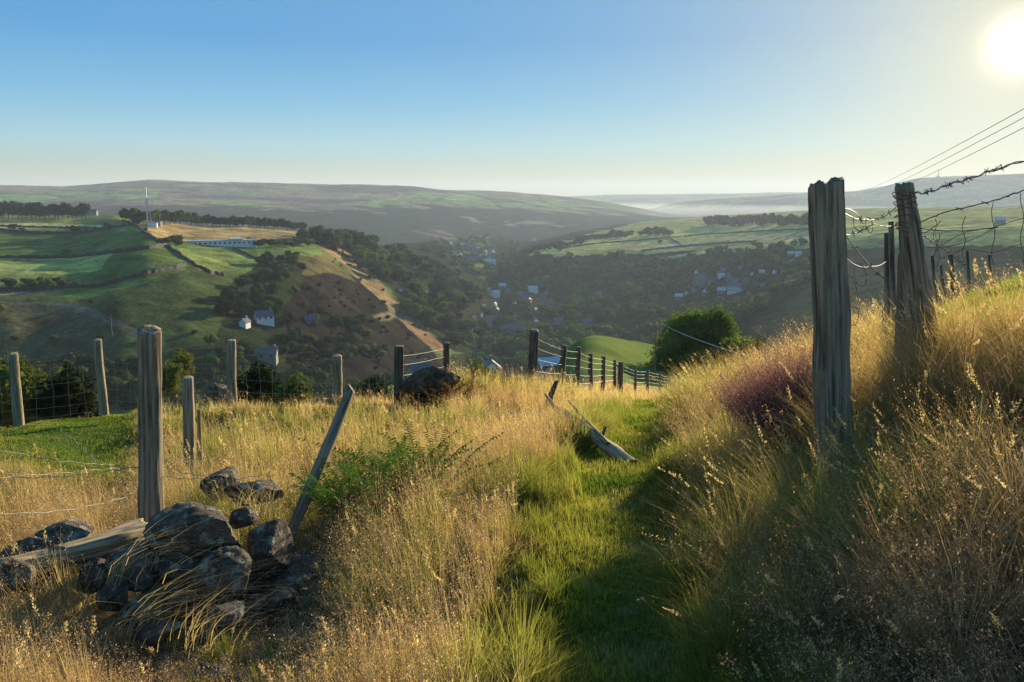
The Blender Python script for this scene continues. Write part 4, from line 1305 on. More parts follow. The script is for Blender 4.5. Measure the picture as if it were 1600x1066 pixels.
for (ta, ba), (tb, bb) in zip(tops[:-1], tops[1:]):
    ua = (ta - ba).normalized(); ub = (tb - bb).normalized()
    Ha = (ta - ba).length; Hb = (tb - bb).length
    wire(mb, ta - ua * .09, tb - ub * .09, .03, .0032, 14, barbs=.16, seed=5)
    for f in (.28, .46, .62, .76, .88):
        wire(m, ta - ua * Ha * f, tb - ub * Hb * f, .02, .0024, 14, jit=.006, seed=int(f * 100))
    L = (tb - ta).length; nv = int(L / .17)
    for k in range(1, nv):
        t = k / nv
        a = (ta - ua * Ha * .26).lerp(tb - ub * Hb * .26, t); b = (ta - ua * Ha * .9).lerp(tb - ub * Hb * .9, t)
        a.z -= .02 * 4 * t * (1 - t); b.z -= .02
        mid = a.lerp(b, .5) + Vector((.02 * math.sin(k * 1.1), .02 * math.sin(k), 0))
        m.tube([a, mid, b], .0022, 3, caps=False)
w_ = m.build("netting", M['wire_zinc']); parent_keep(w_, lf)
w_ = mb.build("barbed_wire", M['wire_zinc']); parent_keep(w_, lf)

# wire fence running down the slope beside the path
rf_ = thing("wire_fence", tuple(WZ(840, 12.5, -3.4)), "wire fence of dark wooden posts running downhill beside the path", "fence")
RP = [((697, 536), (697, 640), 12.0, 12, 1), ((835, 517), (827, 640), 12.4, 17, 1), ((881, 540), (876, 628), 16, 9, 0), ((904, 543), (900, 628), 18, 8, 0), ((923, 553), (923, 622), 21, 7, 0),
      ((943, 557), (942, 615), 24, 6.5, 0), ((960.5, 563), (960, 610), 27, 5.5, 0), ((969.5, 566), (969, 612), 28, 10, 1), ((993, 577), (992.5, 618), 33, 4.6, 0), ((1012, 578), (1012, 616), 35, 4.6, 0),
      ((1031, 583), (1031, 617), 38, 4, 0), ((1044, 587), (1044, 616), 42, 3.6, 0), ((1057, 589), (1057, 615), 46, 3.4, 0), ((1067, 591), (1067, 613), 50, 3, 0), ((1077, 591), (1077, 611), 54, 3, 0), ((1087, 591), (1087, 607), 60, 2.6, 0), ((1102, 594), (1102, 606), 66, 2.4, 0)]
tops2 = []
for k, (tp, bs, D, wd, sq) in enumerate(RP):
    o, b_, t_2 = place_post(tp, bs, D, wd, wd * 1.1, M['wood_dark'], seed=60 + k, square=bool(sq), rings=12 if k < 6 else 5, n=12 if k < 6 else 7, slant=.2); parent_keep(o, rf_); tops2.append((t_2, b_))
m = MB()
seq = [tops[-1]] + tops2
for k, ((ta, ba), (tb, bb)) in enumerate(zip(seq[:-1], seq[1:])):
    for f in (.08, .2, .34, .50, .66):
        wire(m, ta.lerp(ba, f + (.05 if k < 2 else 0)), tb.lerp(bb, f), .015, .0022 if k < 4 else .003, 8, jit=.004)
w_ = m.build("strand_wire", M['wire_zinc']); parent_keep(w_, rf_)

# nearest post with sagging wires, on the left
nf = thing("old_fence_post", tuple(WZ(238, 4.25, -2.05)), "tall weathered post beside the stones with slack wires running off to the left", "post")
o, b6, t6 = place_post((233, 516), (240, 850), 4.25, 34, 36, M['wood'], seed=81, slant=.35, rings=50, n=32, groove=.12, name="post_shaft"); parent_keep(o, nf)
m = MB()
for (x0, y0, D0, x1, y1, D1, s_) in ((218, 729, 4.2, -60, 742, 3.9, .03), (180, 727, 4.6, -40, 693, 3.6, .02), (150, 722, 4.7, 70, 660, 6.0, -.04), (218, 730, 4.2, -40, 748, 3.6, .0), (255, 730, 4.2, 480, 760, 4.0, .03),
                                    (252, 744, 4.25, 430, 742, 3.9, .02), (218, 770, 4.2, -40, 800, 3.5, .04), (70, 660, 6.0, -40, 690, 6.5, .0)):
    wire(m, W(x0, y0, D0), W(x1, y1, D1), s_, .0015, 22, jit=.006, seed=x1 + 50)
w_ = m.build("slack_wire", M['wire_zinc']); parent_keep(w_, nf)
o, b_, t_2 = place_post((294, 590), (296, 745), 6.6, 17, 19, M['wood_pale'], seed=83, slant=.1, rings=24, n=18, name="fence_post")
tag(o, "short round post standing in dry grass just right of the tall weathered post", "post")
o, b_, t_2 = place_post((549, 606), (452, 840), 4.4, 17, 20, M['wood'], seed=85, slant=.8, rings=50, n=26, groove=.16, name="leaning_pole", Dtop=4.9)
tag(o, "grey weathered pole leaning to the right behind the stones", "pole")
o, b_, t_2 = place_post((311, 640), (312, 700), 6.7, 6, 8, M['wood_pale'], seed=86, rings=12, n=10, name="stake"); tag(o, "thin pale stake beside the short round post", "stake")

# broken fence rail lying by the path
fl_ = thing("fallen_rail", tuple(W(920, 680, 7.5)), "broken weathered log lying at a slant beside the path", "log")
Pa = Vector(W(962, 716, 5.7)) + Vector((0, 0, .04)); Pb = Vector(W(872, 640, 6.9))
ax = Pb - Pa
me = post_mesh("log", ax.length, .052, .042, M['wood_pale'], seed=91, rough_top=.03, rings=40, n=20, groove=.22)
o = link("log", me); o.rotation_mode = 'QUATERNION'; o.rotation_quaternion = ax.to_track_quat('Z', 'Y'); o.location = Pa; parent_keep(o, fl_)
for k, (a, b, r0) in enumerate(((Pa.lerp(Pb, .28) + Vector((0, 0, .06)), Pb + Vector((.1, .1, .06)), .014), (Pa.lerp(Pb, .2) + Vector((.02, -.04, .04)), Pa.lerp(Pb, .75) + Vector((.05, -.05, .08)), .010),
                                (Pb + Vector((0, 0, -.02)), Vector(W(852, 616, 7.3)), .03), (Pa.lerp(Pb, .3) + Vector((.05, 0, .03)), Pa.lerp(Pb, .3) + Vector((.08, 0, .10)), .016))):
    ax = b - a; me = post_mesh("splinter", ax.length, r0, r0 * .5, M['wood_pale' if k < 2 else 'wood_dark'], seed=95 + k, rough_top=.02, rings=12, n=8, groove=.2)
    o = link("splinter", me); o.rotation_mode = 'QUATERNION'; o.rotation_quaternion = ax.to_track_quat('Z', 'Y'); o.location = a; parent_keep(o, fl_)
o, b_, t_2 = place_post((870, 596), (856, 632), 8.6, 7, 11, M['wood_dark'], seed=101, rough=.03, rings=12, n=10, name="broken_stake"); tag(o, "short dark broken stake jutting out of the grass above the fallen log", "stake")

# utility pole beyond the fence
P = Vector(W(1023, 577, 86)); s = 86 / F * 1.08
t = thing("utility_pole", tuple(P), "slim pole with a small crossarm on the green field left of the big bush", "pole")
m = MB(); m.tube([(0, 0, -.5), (0, 0, 66 * s)], [.13, .09], 8); m.build("pole", M['wood'], t)
m = MB(); m.box(-.75, .75, -.05, .05, 64.5 * s, 65.8 * s); m.build("crossarm", M['wood_pale'], t)
for x in (-.65, 0, .65):
    m = MB(); m.tube([(x, 0, 65.9 * s), (x, 0, 68 * s)], [.06, .04], 6); m.build("insulator", M['house_white'], t)
m = MB()
wire(m, P + Vector((.65, 0, 67 * s)), W(1215, 570, 34), .25, .022, 20); cb = m.build("cable", M['metal']); cb.parent = t; cb.matrix_parent_inverse = Matrix.Translation(-P)
# overhead line
pl = thing("overhead_line", tuple(W(1500, 240, 40)), "three thin overhead wires crossing the bright sky below the sun", "power line")
for k, (ya, yb) in enumerate(((166, 300), (180, 302), (197, 304))):
    m = MB(); wire(m, W(1640, ya - 18, 22), W(1335 + k * 14, yb, 150), .5, .012, 24)
    # wider towards the far end only through sag; one even cable
    o = m.build("cable", M['wire']); parent_keep(o, pl)

# ------------------------------------------------------------------ stones
def boulder(px, py, D, sx, sy, sz, seed, label, mat='stone', rot=0, sink=.3, group=None):
    import bmesh
    bm = bmesh.new(); bmesh.ops.create_icosphere(bm, subdivisions=5, radius=1)
    rnd = random.Random(seed)
    planes = []
    for k in range(15):
        n = Vector((rnd.gauss(0, 1), rnd.gauss(0, 1), rnd.gauss(0, .8))).normalized(); planes.append((n, rnd.uniform(.50, .88)))
    off = Vector((seed * 3.1, seed * 1.7, 0))
    for v in bm.verts:
        p = v.co.copy()
        for n, d in planes:
            q = p.dot(n)
            if q > d: p -= n * (q - d) * .97
        g = mnoise.fractal(p * 1.9 + off, .9, 2.1, 5) * .05 + mnoise.fractal(p * 6 + off, .9, 2.1, 5) * .045
        v.co = p * (1 + g)
    for v in bm.verts: v.co = Vector((v.co.x * sx, v.co.y * sy, v.co.z * sz))
    me = bpy.data.meshes.new("boulder"); bm.to_mesh(me); bm.free()
    me.polygons.foreach_set("use_smooth", [True] * len(me.polygons)); me.set_sharp_from_angle(angle=R(38)); me.materials.append(M[mat])
    P = W(px, py, D)
    o = link("boulder", me, None, tuple(P)); o.rotation_euler = (rnd.uniform(-.3, .3), rnd.uniform(-.3, .3), rot)
    tag(o, label, "stone", group)
    return o
GS = "stones of the tumbled wall by the tall post"
k3 = 3.7 / F * 1.12     # metres per photo pixel at the stones
STN = [
 (312, 832, 3.75, 70, 60, 42, 1, "large dark peaked stone on top of the tumbled pile", .3, 'stone'),
 (355, 905, 3.55, 50, 46, 46, 2, "rounded lichened stone at the front middle of the tumbled pile", .6, 'stone'),
 (420, 855, 3.75, 46, 42, 42, 3, "dark stone with pale lichen spots at the right of the pile", 1.2, 'stone'),
 (452, 905, 3.7, 42, 40, 30, 4, "low dark stone at the right foot of the pile", .2, 'stone'),
 (478, 885, 3.95, 38, 35, 24, 5, "shadowed stone behind the low dark stone at the right", .9, 'stone'),
 (202, 882, 3.7, 44, 40, 38, 6, "squarish stone left of the pile under the pale slab", .1, 'stone_pale'),
 (268, 925, 3.75, 55, 45, 45, 7, "black shadowed stone in the gap in the middle of the pile", .4, 'stone'),
 (352, 962, 3.3, 30, 26, 24, 8, "small pointed mossy stone at the front foot of the pile", .8, 'stone_pale'),
 (398, 945, 3.5, 30, 30, 22, 9, "small stone wedged under the rounded lichened stone", .5, 'stone'),
 (230, 960, 3.5, 34, 30, 30, 10, "stone in shade at the front left of the pile", .2, 'stone'),
 (60, 872, 3.9, 55, 40, 28, 11, "low stone half buried in dry grass at the far left", .1, 'stone'),
 (100, 838, 4.3, 46, 34, 18, 12, "flat pale stone in the grass left of the slab's end", .3, 'stone_pale'),
 (15, 905, 3.7, 40, 30, 26, 13, "stone at the picture's left edge among dry grass", .7, 'stone'),
 (330, 1050, 2.9, 30, 26, 16, 14, "half buried stone at the very bottom left in the grass", .3, 'stone_pale'),
 (405, 768, 4.7, 52, 34, 20, 15, "grass covered stone behind the pile below the leaning pole", .2, 'stone'),
 (345, 757, 5.0, 34, 28, 22, 16, "brown stone under dead grass behind the pile", .9, 'stone'),
 (380, 812, 4.1, 22, 22, 18, 17, "small grey stone just behind the large peaked stone", .9, 'stone'),
 (285, 880, 3.7, 40, 36, 34, 20, "dark stone wedged between the large peaked stone and the rounded one", .7, 'stone'),
 (430, 940, 3.5, 34, 28, 22, 21, "stone at the lower right of the heap in front of the low dark stone", 1.1, 'stone'),
 (250, 985, 3.3, 30, 26, 20, 22, "low stone at the very front of the heap under bent straw", .3, 'stone'),
 (180, 930, 3.6, 30, 26, 24, 23, "stone below the squarish pale one at the left of the heap", 1.4, 'stone'),
 (400, 905, 3.75, 26, 24, 24, 24, "small stone filling the gap right of the rounded lichened one", .4, 'stone'),
 (505, 900, 3.9, 26, 24, 20, 18, "small stone at the right end of the pile among dead stalks", .4, 'stone'),
 (150, 900, 3.8, 30, 28, 24, 19, "small stone in dry grass below the middle of the slab", .4, 'stone'),
]
for (px, py, D, sx, sy, sz, sd_, lb, rt, mt) in STN:
    k = D / F * 1.1
    boulder(px, py, D, sx * k, sy * k, sz * k, sd_, lb, mt, rt, group=GS)
A_ = Vector(W(20, 886, 3.75)); B_ = Vector(W(228, 836, 4.1)); ax = B_ - A_
o = link("fallen_beam", post_mesh("fallen_beam", ax.length, .04, .07, M['wood_pale'], square=True, seed=33, rough_top=.05, rings=70, n=44, groove=.30))
o.rotation_mode = 'QUATERNION'; o.rotation_quaternion = ax.to_track_quat('Z', 'Y'); o.location = A_; o.scale = (1, 1, 1)
tag(o, "broad pale rotting beam lying on the stones against the foot of the tall post", "beam")
boulder(905, 988, 2.75, .10, .08, .035, 41, "small flat grey stone bedded in the green path near the picture's bottom", 'stone_pale', .3)
boulder(345, 612, 11.6, .30, .2, .16, 33, "pale flat topped rock behind the netting fence posts", 'stone_pale', .2)
M['earth'] = simple_mat('peaty_earth', (.04, .028, .016), (.16, .10, .05), 14, bump=1.0)
boulder(672, 606, 9.8, .50, .35, .30, 35, "dark rough hummock of earth and turf between the two fence corner posts", 'earth', .2)

# ------------------------------------------------------------------ grass
def blade_arrays(P, H, Wd, az, lean, colb, colt, nseg, face):
    """curved tapering blades; returns verts, tris, quads, colours"""
    n = len(P)
    t = np.arange(nseg + 1) / nseg
    ld = np.stack([np.cos(az), np.sin(az), np.zeros(n)], -1)
    wd = np.stack([np.cos(face), np.sin(face), np.zeros(n)], -1)
    V = np.zeros((n, 2 * nseg + 1, 3), np.float32); C = np.zeros((n, 2 * nseg + 1, 3), np.float32)
    for k in range(nseg + 1):
        tt = t[k]
        c = P + ld * (lean * H * (tt ** 1.8))[:, None]
        c[:, 2] += H * tt * (1 - .38 * lean * tt)
        w = Wd * (1 - tt) ** .7
        col = colb + (colt - colb) * (tt ** .7)
        if k < nseg:
            V[:, 2 * k] = c - wd * (w * .5)[:, None]; V[:, 2 * k + 1] = c + wd * (w * .5)[:, None]
            C[:, 2 * k] = col; C[:, 2 * k + 1] = col
        else:
            V[:, 2 * k] = c; C[:, 2 * k] = col
    nv = 2 * nseg + 1
    base = (np.arange(n) * nv)[:, None]
    quads = [base + np.array([2 * k, 2 * k + 1, 2 * k + 3, 2 * k + 2]) for k in range(nseg - 1)]
    tris = base + np.array([2 * nseg - 2, 2 * nseg - 1, 2 * nseg])
    return V.reshape(-1, 3), tris, (np.concatenate(quads) if quads else np.zeros((0, 4), int)), C.reshape(-1, 3), c


def spikelets(tip, down, H, n_per, spread, size, col, droop, r, length):
    """small seed grains round the top of each stem"""
    n = len(tip)
    t = r.random((n, n_per)) * length
    c = tip[:, None] + (down[:, None]) * (t * H[:, None])[..., None]
    a = r.uniform(0, 6.283, (n, n_per)); rad = spread[:, None] * r.random((n, n_per)) * (.25 + t / length) 
    d = np.stack([np.cos(a), np.sin(a), np.zeros_like(a)], -1)
    c = c + d * rad[..., None]; c[..., 2] += rad * .5
    u = d * .55 + np.array([0, 0, 1.0]) * (1 - 2 * droop) + r.normal(size=c.shape) * .3
    u /= np.linalg.norm(u, axis=-1, keepdims=True)
    b = r.uniform(0, 6.283, a.shape); v = np.stack([np.cos(b), np.sin(b), np.zeros_like(b)], -1)
    s = (size[:, None] * r.uniform(.6, 1.3, a.shape))[..., None]
    q = np.stack([c, c + u * s * .5 + v * s * .2, c + u * s, c + u * s * .5 - v * s * .2], 2).reshape(-1, 3)
    f = np.arange(n * n_per * 4).reshape(-1, 4)
    cc = np.repeat(col[:, None] * r.uniform(.75, 1.25, (n, n_per, 1)), 4, axis=1).reshape(-1, 3) if False else np.repeat((col[:, None] * r.uniform(.75, 1.2, (n, n_per, 1))).reshape(-1, 3), 4, axis=0)
    return q, f, cc


class GrassBag:
    def __init__(s): s.V = []; s.T = []; s.Q = []; s.C = []; s.n = 0
    def add(s, V, T, Q, C):
        s.V.append(V); s.C.append(C)
        if T is not None and len(T): s.T.append(T + s.n)
        if Q is not None and len(Q): s.Q.append(Q + s.n)
        s.n += len(V)
    def build(s, name, label, cat='grass'):
        fl = []
        if s.T: fl.append(np.concatenate(s.T))
        if s.Q: fl.append(np.concatenate(s.Q))
        me = raw_mesh(name, np.concatenate(s.V), fl, M['grass'], np.clip(np.concatenate(s.C), .005, .9))
        return tag(link(name, me), label, cat, kind="stuff")


STRAW = np.array([.66, .53, .30]); PINK = np.array([.55, .36, .235]); GRN = np.array([.10, .175, .030]); YEL = np.array([.34, .34, .085])
OLV = np.array([.16, .17, .05]); CREAM = np.array([.62, .50, .31]); BRN = np.array([.22, .13, .065]); ROOT = np.array([.16, .13, .05])


def sample_polar(n, d0, d1, a0, a1, pw, r):
    """density per area ~ D^-pw"""
    k = 2 - pw
    u = r.random(n)
    D = (d0 ** k + u * (d1 ** k - d0 ** k)) ** (1 / k) if abs(k) > 1e-6 else d0 * (d1 / d0) ** u
    A = r.uniform(a0, a1, n)
    return np.sin(A) * D, np.cos(A) * D, D


ROCKS = [(W(px, py, D), max(sx, sy) * D / F * .9) for (px, py, D, sx, sy, sz, sd_, lb, rt, mt) in STN]
HEAT = [(W(1240, 690, 5.0), .5), (W(1262, 640, 5.8), .4)]
ROCKS = ROCKS + HEAT
BASES = [np.array(v[:]) for v in (b1, b2, b6)]


def field(n, d0, d1, seed, pw=1.15, amin=R(-47), amax=R(47)):
    r = np.random.default_rng(seed)
    x, y, D = sample_polar(n, d0, d1, amin, amax, pw, r)
    path, turf, px, _, pd = zones(x, y)
    keep = (px > -250) & (px < 1850)
    keep &= ~((D > 13.5) & (px < 640)) & ~((D > 17) & (px < 800)) & ~((D > 16) & (px > 1200))
    # thin out on the trodden path, more where bare
    bare = sstep(.52, .62, fbm(x * 4.5, y * 4.5, 31, 4)) * sstep(.5, .9, path)
    keep &= r.random(n) > bare * .5
    for (c, rad) in ROCKS:
        dd = np.hypot(x - c[0], y - c[1])
        keep &= dd > rad * .8
    slab = np.abs((x - W(120, 842, 4.15)[0]) * -math.sin(.35) + (y - W(120, 842, 4.15)[1]) * math.cos(.35))
    al = np.abs((x - W(120, 842, 4.15)[0]) * math.cos(.35) + (y - W(120, 842, 4.15)[1]) * math.sin(.35))
    keep &= ~((slab < .2) & (al < .6))
    x, y, D, path, turf, px, pd = [q[keep] for q in (x, y, D, path, turf, px, pd)]
    return r, x, y, D, path, turf, px, pd


def styles(x, y, D, path, turf, px, pd, r):
    """height, base and tip colour, lean by place"""
    n = len(x)
    n1 = fbm(x * 1.3, y * 1.3, 101, 3); n2 = fbm(x * .75 + 9, y * .75, 131, 3); n3 = fbm(x * 3.5, y * 3.5, 151, 2); n4 = fbm(x * 2.1, y * 2.1, 171, 3)
    left = 1 - sstep(520, 700, px); right = sstep(1010, 1120, px)
    green = sstep(.46, .58, n1) * .85
    verge = (1 - sstep(.30, 1.0, pd + (n4 - .5) * 1.1))
    green = np.clip(np.maximum(green * (1 - .6 * right), verge), 0, 1)
    green = np.where((px < 300) & (D < 6.2), green * .15, green)
    dkg = np.zeros(n)
    for (gx, gy, gD, gr) in ((800, 780, 4.3, .30), (690, 930, 3.2, .22), (745, 690, 6.2, .45), (430, 660, 8, .8), (650, 660, 7.6, .7), (560, 730, 5.4, .5), (850, 940, 3.0, .28), (880, 850, 3.6, .3),
                            (350, 690, 7.4, .6), (560, 1010, 2.7, .25), (1180, 850, 3.8, .3), (1350, 930, 3.0, .35), (300, 1000, 3.0, .22), (480, 1040, 2.6, .2), (720, 1030, 2.6, .22)):
        c_ = W(gx, gy, gD); dkg = np.maximum(dkg, np.exp(-(((x - c_[0]) ** 2 + (y - c_[1]) ** 2) / gr ** 2)))
    dkg = sstep(.3, .7, dkg + (n3 - .5) * .5)
    green = np.maximum(green, dkg)
    pink = sstep(.47, .56, n2) * (1 - .5 * left)
    far = sstep(9, 14, D)
    green *= 1 - .75 * far
    lush = (left * .0 + 1) * sstep(.44, .54, n4)
    tip = STRAW + (PINK - STRAW) * pink[:, None]
    tip = tip * (1 + (n3[:, None] - .5) * .5)
    tip = tip + (OLV * 1.6 - tip) * ((right * .35) * sstep(.4, .6, n1))[:, None]  # right bank tips pulled towards olive to suggest its shade
    gg = GRN + (YEL - GRN) * (n3 * .9)[:, None]
    tip = tip + (gg - tip) * green[:, None]
    short = np.clip(path + turf, 0, 1)
    sg = np.array([.15, .215, .04]) + (YEL - np.array([.15, .215, .04])) * sstep(.35, .65, n4)[:, None]
    tip = tip + (sg - tip) * short[:, None]
    root = OLV + (ROOT - OLV) * (1 - green)[:, None]
    root = root + (GRN * .8 - root) * short[:, None]
    tip = tip * r.uniform(.7, 1.25, (n, 1)); root = root * r.uniform(.7, 1.2, (n, 1))
    H = .36 + .16 * (n2 - .5) * 2 + .30 * (n1 - .5)
    H = H + .14 * right + .05 * left
    # lumpy tussocks
    tus = sstep(.36, .62, fbm(x * 2.3, y * 2.3, 191, 2))
    H *= .46 + .84 * tus
    tip = tip * (.86 + .2 * tus)[:, None]
    H = H * (.42 + .58 * sstep(.10, .48, pd + .15 * (1 - sstep(3, 5, D))))
    ridge = sstep(1340, 1450, px + (n2 - .5) * 120) * sstep(4.8, 6.6, D)
    H = H * (1 - .72 * ridge)
    tip = tip + (np.array([.27, .37, .08]) - tip) * (ridge * .95)[:, None]; root = root + (np.array([.12, .17, .04]) - root) * (ridge * .9)[:, None]
    H = H * (1 - short) + short * (.045 + .05 * n3)
    # shorter in front of the camera's feet and on the stones
    H = np.minimum(H, .20 + .42 * sstep(1.4, 3.2, D))
    st = np.exp(-(((px - 350) / 190.) ** 4 + ((D - 3.5) / 1.25) ** 4))
    H *= 1 - .70 * st
    H *= 1 - .18 * (1 - right)
    H *= 1 - .34 * np.exp(-(((px - 620) / 170.) ** 4 + ((D - 4.0) / 1.7) ** 4))
    H *= 1 - .4 * np.exp(-(((px - 445) / 70.) ** 4 + ((D - 3.3) / .7) ** 4))
    H *= 1 - .35 * np.exp(-(((px - 1080) / 90.) ** 2)) * (D < 6)
    H = np.minimum(H, np.where(D > 10, .42, 1))
    crest = sstep(7.2, 9.5, D) * (1 - sstep(620, 760, px))
    H *= 1 - .50 * crest
    H *= 1 - .45 * np.exp(-(((px - 1235) / 55.) ** 4 + ((D - 4.5) / 1.0) ** 4))
    return H * r.uniform(.55, 1.25, n), root, tip, green, pink, short, right


def lay_grass(bag, n, d0, d1, seed, nseg, w0, pw, lo=0):
    r, x, y, D, path, turf, px, pd = field(n, d0, d1, seed, pw)
    # gather into clumps: shift towards clump centres
    gs = .27
    cx = (np.floor(x / gs) + .5 + (hash2(np.floor(x / gs).astype(np.int64), np.floor(y / gs).astype(np.int64), 5) - .5) * .8) * gs
    cy = (np.floor(y / gs) + .5 + (hash2(np.floor(x / gs).astype(np.int64), np.floor(y / gs).astype(np.int64), 6) - .5) * .8) * gs
    pull = np.where(path + turf > .5, 0, .55) * (D < 12)
    x = x + (cx - x) * pull; y = y + (cy - y) * pull
    H, root, tip, green, pink, short, right = styles(x, y, D, path, turf, px, pd, r)
    z = ground_z(x, y)
    P = np.stack([x, y, z - .01], -1)
    wnd = 3.14159 + .6 + (fbm(x * .8, y * .8, 211, 2) - .5) * 3.0
    outw = np.arctan2(y - cy, x - cx)
    az = np.where(r.random(len(x)) < .42, wnd + r.normal(0, .7, len(x)), outw)
    lean = np.clip(np.abs(r.normal(.38, .36, len(x))) + .2 * right, 0, 1.5)
    lean = np.where(short > .5, lean * .8, lean)
    Wd = w0 * r.uniform(.5, 1.3, len(x)) * (1 + .9 * (green > .5) * (r.random(len(x)) < .3)) * np.maximum(1, D / 4.0) ** .85
    face = np.arctan2(y, x) + np.pi / 2 + r.normal(0, .8, len(x))
    V, T, Q, C, tp = blade_arrays(P, H, Wd, az, lean, root, tip, nseg, face)
    bag.add(V, T, Q, C)
    return r, x, y, z, D, H, tip, green, pink, short, right, az, lean, px, tp


gnear = GrassBag()
lay_grass(gnear, 120000, 1.25, 5.2, 1001, 3, .0034, .9)
lay_grass(gnear, 150000, 4.8, 12.5, 1002, 3, .0036, 1.2)
gnear.build("meadow_grass", "long dry straw coloured and green grass covering the near slope")
gfar = GrassBag()
lay_grass(gfar, 120000, 12, 62, 1003, 2, .0042, 1.25)
gfar.build("meadow_grass", "dry golden grass on the slope running down beyond the path's brow")
gs_ = GrassBag()
# short green sward of the path and the turf mound
def sward(n, d0, d1, seed):
    r, x, y, D, path, turf, px, pd = field(n, d0, d1, seed, 1.0)
    k = ((path + turf) > .35) | ((pd < .62) & (r.random(len(x)) < .6))
    x, y, D, path, turf, px, pd = [q[k] for q in (x, y, D, path, turf, px, pd)]
    H, root, tip, *_ = styles(x, y, D, path, turf, px, pd, r)
    P = np.stack([x, y, ground_z(x, y) - .005], -1)
    V, T, Q, C, tp = blade_arrays(P, H * 1.0, .0035 * np.maximum(1, D / 4) ** .9 * r.uniform(.7, 1.3, len(x)), r.uniform(0, 6.28, len(x)), r.uniform(.1, .9, len(x)), root, tip, 2, np.arctan2(y, x) + np.pi / 2 + r.normal(0, .7, len(x)))
    gs_.add(V, T, Q, C)
sward(230000, 1.6, 8, 1010)
sward(200000, 7, 15, 1011)
gs_.build("path_grass", "short trodden green grass on the path and the turf mound by the fence")

# seed heads: airy pinkish panicles and pale dense spikes on tall stems
gh = GrassBag()
def stems(n, d0, d1, seed, pw, dense, w0, nsp, amin=R(-47), amax=R(47), pf=None, hx=0):
    r, x, y, D, path, turf, px, pd = field(n, d0, d1, seed, pw, amin, amax)
    k = (path + turf < .3) & (pd > .45)
    pat = fbm(x * 1.1, y * 1.1, 301 + dense, 3)
    k &= ~((px > 1370) & (D > 5.6) & (r.random(len(x)) < .85))
    k &= ~((px < 700) & (D > 7.5) & (r.random(len(x)) < .7))
    k &= r.random(len(x)) < (sstep(.36, .6, pat) * .9 + .1 if pf is None else pf)
    x, y, D, path, turf, px, pd = [q[k] for q in (x, y, D, path, turf, px, pd)]
    H, root, tip, green, pink, short, right = styles(x, y, D, path, turf, px, pd, r)
    st = np.exp(-(((px - 350) / 190.) ** 4 + ((D - 3.5) / 1.25) ** 4))
    H = (H * 1.0 + (.12 - hx) + (.13 - hx) * r.random(len(x)) * (D < 9)) * (1 - .5 * st)
    H = np.minimum(H, .25 + .5 * sstep(1.4, 3.4, D))
    kk = r.random(len(x)) > .5 * green
    x, y, D, px, H, root, tip, green, pink, right = [q[kk] for q in (x, y, D, px, H, root, tip, green, pink, right)]
    n_ = len(x)
    az = 3.14159 + .5 + r.normal(0, .9, n_); lean = np.clip(np.abs(r.normal(.25, .22, n_)) + .2 * right, 0, 1.0)
    P = np.stack([x, y, ground_z(x, y)], -1)
    col = STRAW * r.uniform(.7, 1.1, (n_, 1)) * (1 - .2 * pink[:, None])
    Wd = w0 * np.maximum(1, D / 4) ** .85 * r.uniform(.7, 1.2, n_)
    V, T, Q, C, tp = blade_arrays(P, H, Wd, az, lean, root, col, 4, np.arctan2(y, x) + np.pi / 2 + r.normal(0, .4, n_))
    gh.add(V, T, Q, C)
    down = -np.stack([np.cos(az) * lean * 1.3, np.sin(az) * lean * 1.3, 1 - .5 * lean], -1); down /= np.linalg.norm(down, axis=1, keepdims=True)
    sc = np.maximum(1, D / 4) ** .7
    if dense:
        q, f, c = spikelets(tp, down, H, nsp, .0042 * sc, .0105 * sc, CREAM * r.uniform(.8, 1.1, (n_, 1)), .1, r, .13)
    else:
        pc = PINK * 1.15 + (CREAM - PINK * 1.15) * (r.random(n_) * .6 * (1 - pink))[:, None]
        q, f, c = spikelets(tp, down, H, nsp, .035 * sc, .0085 * sc, pc, .45, r, .32)
    gh.add(q, None, f, c)
stems(26000, 1.3, 6.5, 1021, 1.0, 0, .0016, 20)
stems(22000, 6, 14, 1022, 1.0, 0, .0018, 12)
stems(2400, 1.4, 7, 1023, 1.0, 1, .0018, 36)
stems(3000, 7, 15, 1024, 1.0, 1, .0019, 12)
stems(22000, 14, 60, 1025, 1.3, 0, .0022, 5)
stems(30000, 1.3, 5.5, 1031, .8, 0, .0015, 16, R(-47), R(4), .8, .07)
stems(16000, 5, 9, 1032, .8, 0, .0016, 12, R(-47), R(4), .7, .07)
gh.build("seeding_grass", "tall seeding grass stalks with pinkish and pale heads standing above the meadow")

# wispy bent straw across the stones
gb = GrassBag(); r = np.random.default_rng(77)
def straws(px, py, D, n, L, azm, spread, le):
    c = W(px, py, D); n_ = n
    P = c + r.normal(0, .07, (n_, 3)) * [1, 1, .3]
    H = L * r.uniform(.6, 1.15, n_)
    V, T, Q, C, tp = blade_arrays(P, H * .8, np.full(n_, .0028), azm + r.normal(0, spread, n_), le * r.uniform(.7, 1.4, n_), np.tile(STRAW * .8, (n_, 1)), np.tile(CREAM, (n_, 1)) * r.uniform(.6, 1.0, (n_, 1)), 5, r.uniform(0, 6.28, n_))
    gb.add(V, T, Q, C)
straws(215, 985, 3.35, 90, .55, .35, .3, 1.5)
straws(190, 905, 3.5, 40, .5, .1, .5, 1.3)
straws(480, 940, 3.6, 60, .32, 2.6, .9, 1.0)
straws(400, 800, 4.4, 110, .35, 2.5, 1.5, 1.1)
straws(300, 1010, 3.1, 60, .4, .6, .8, 1.2)
gb.build("bent_straw", "bent pale dead straw lying across the dark stones")

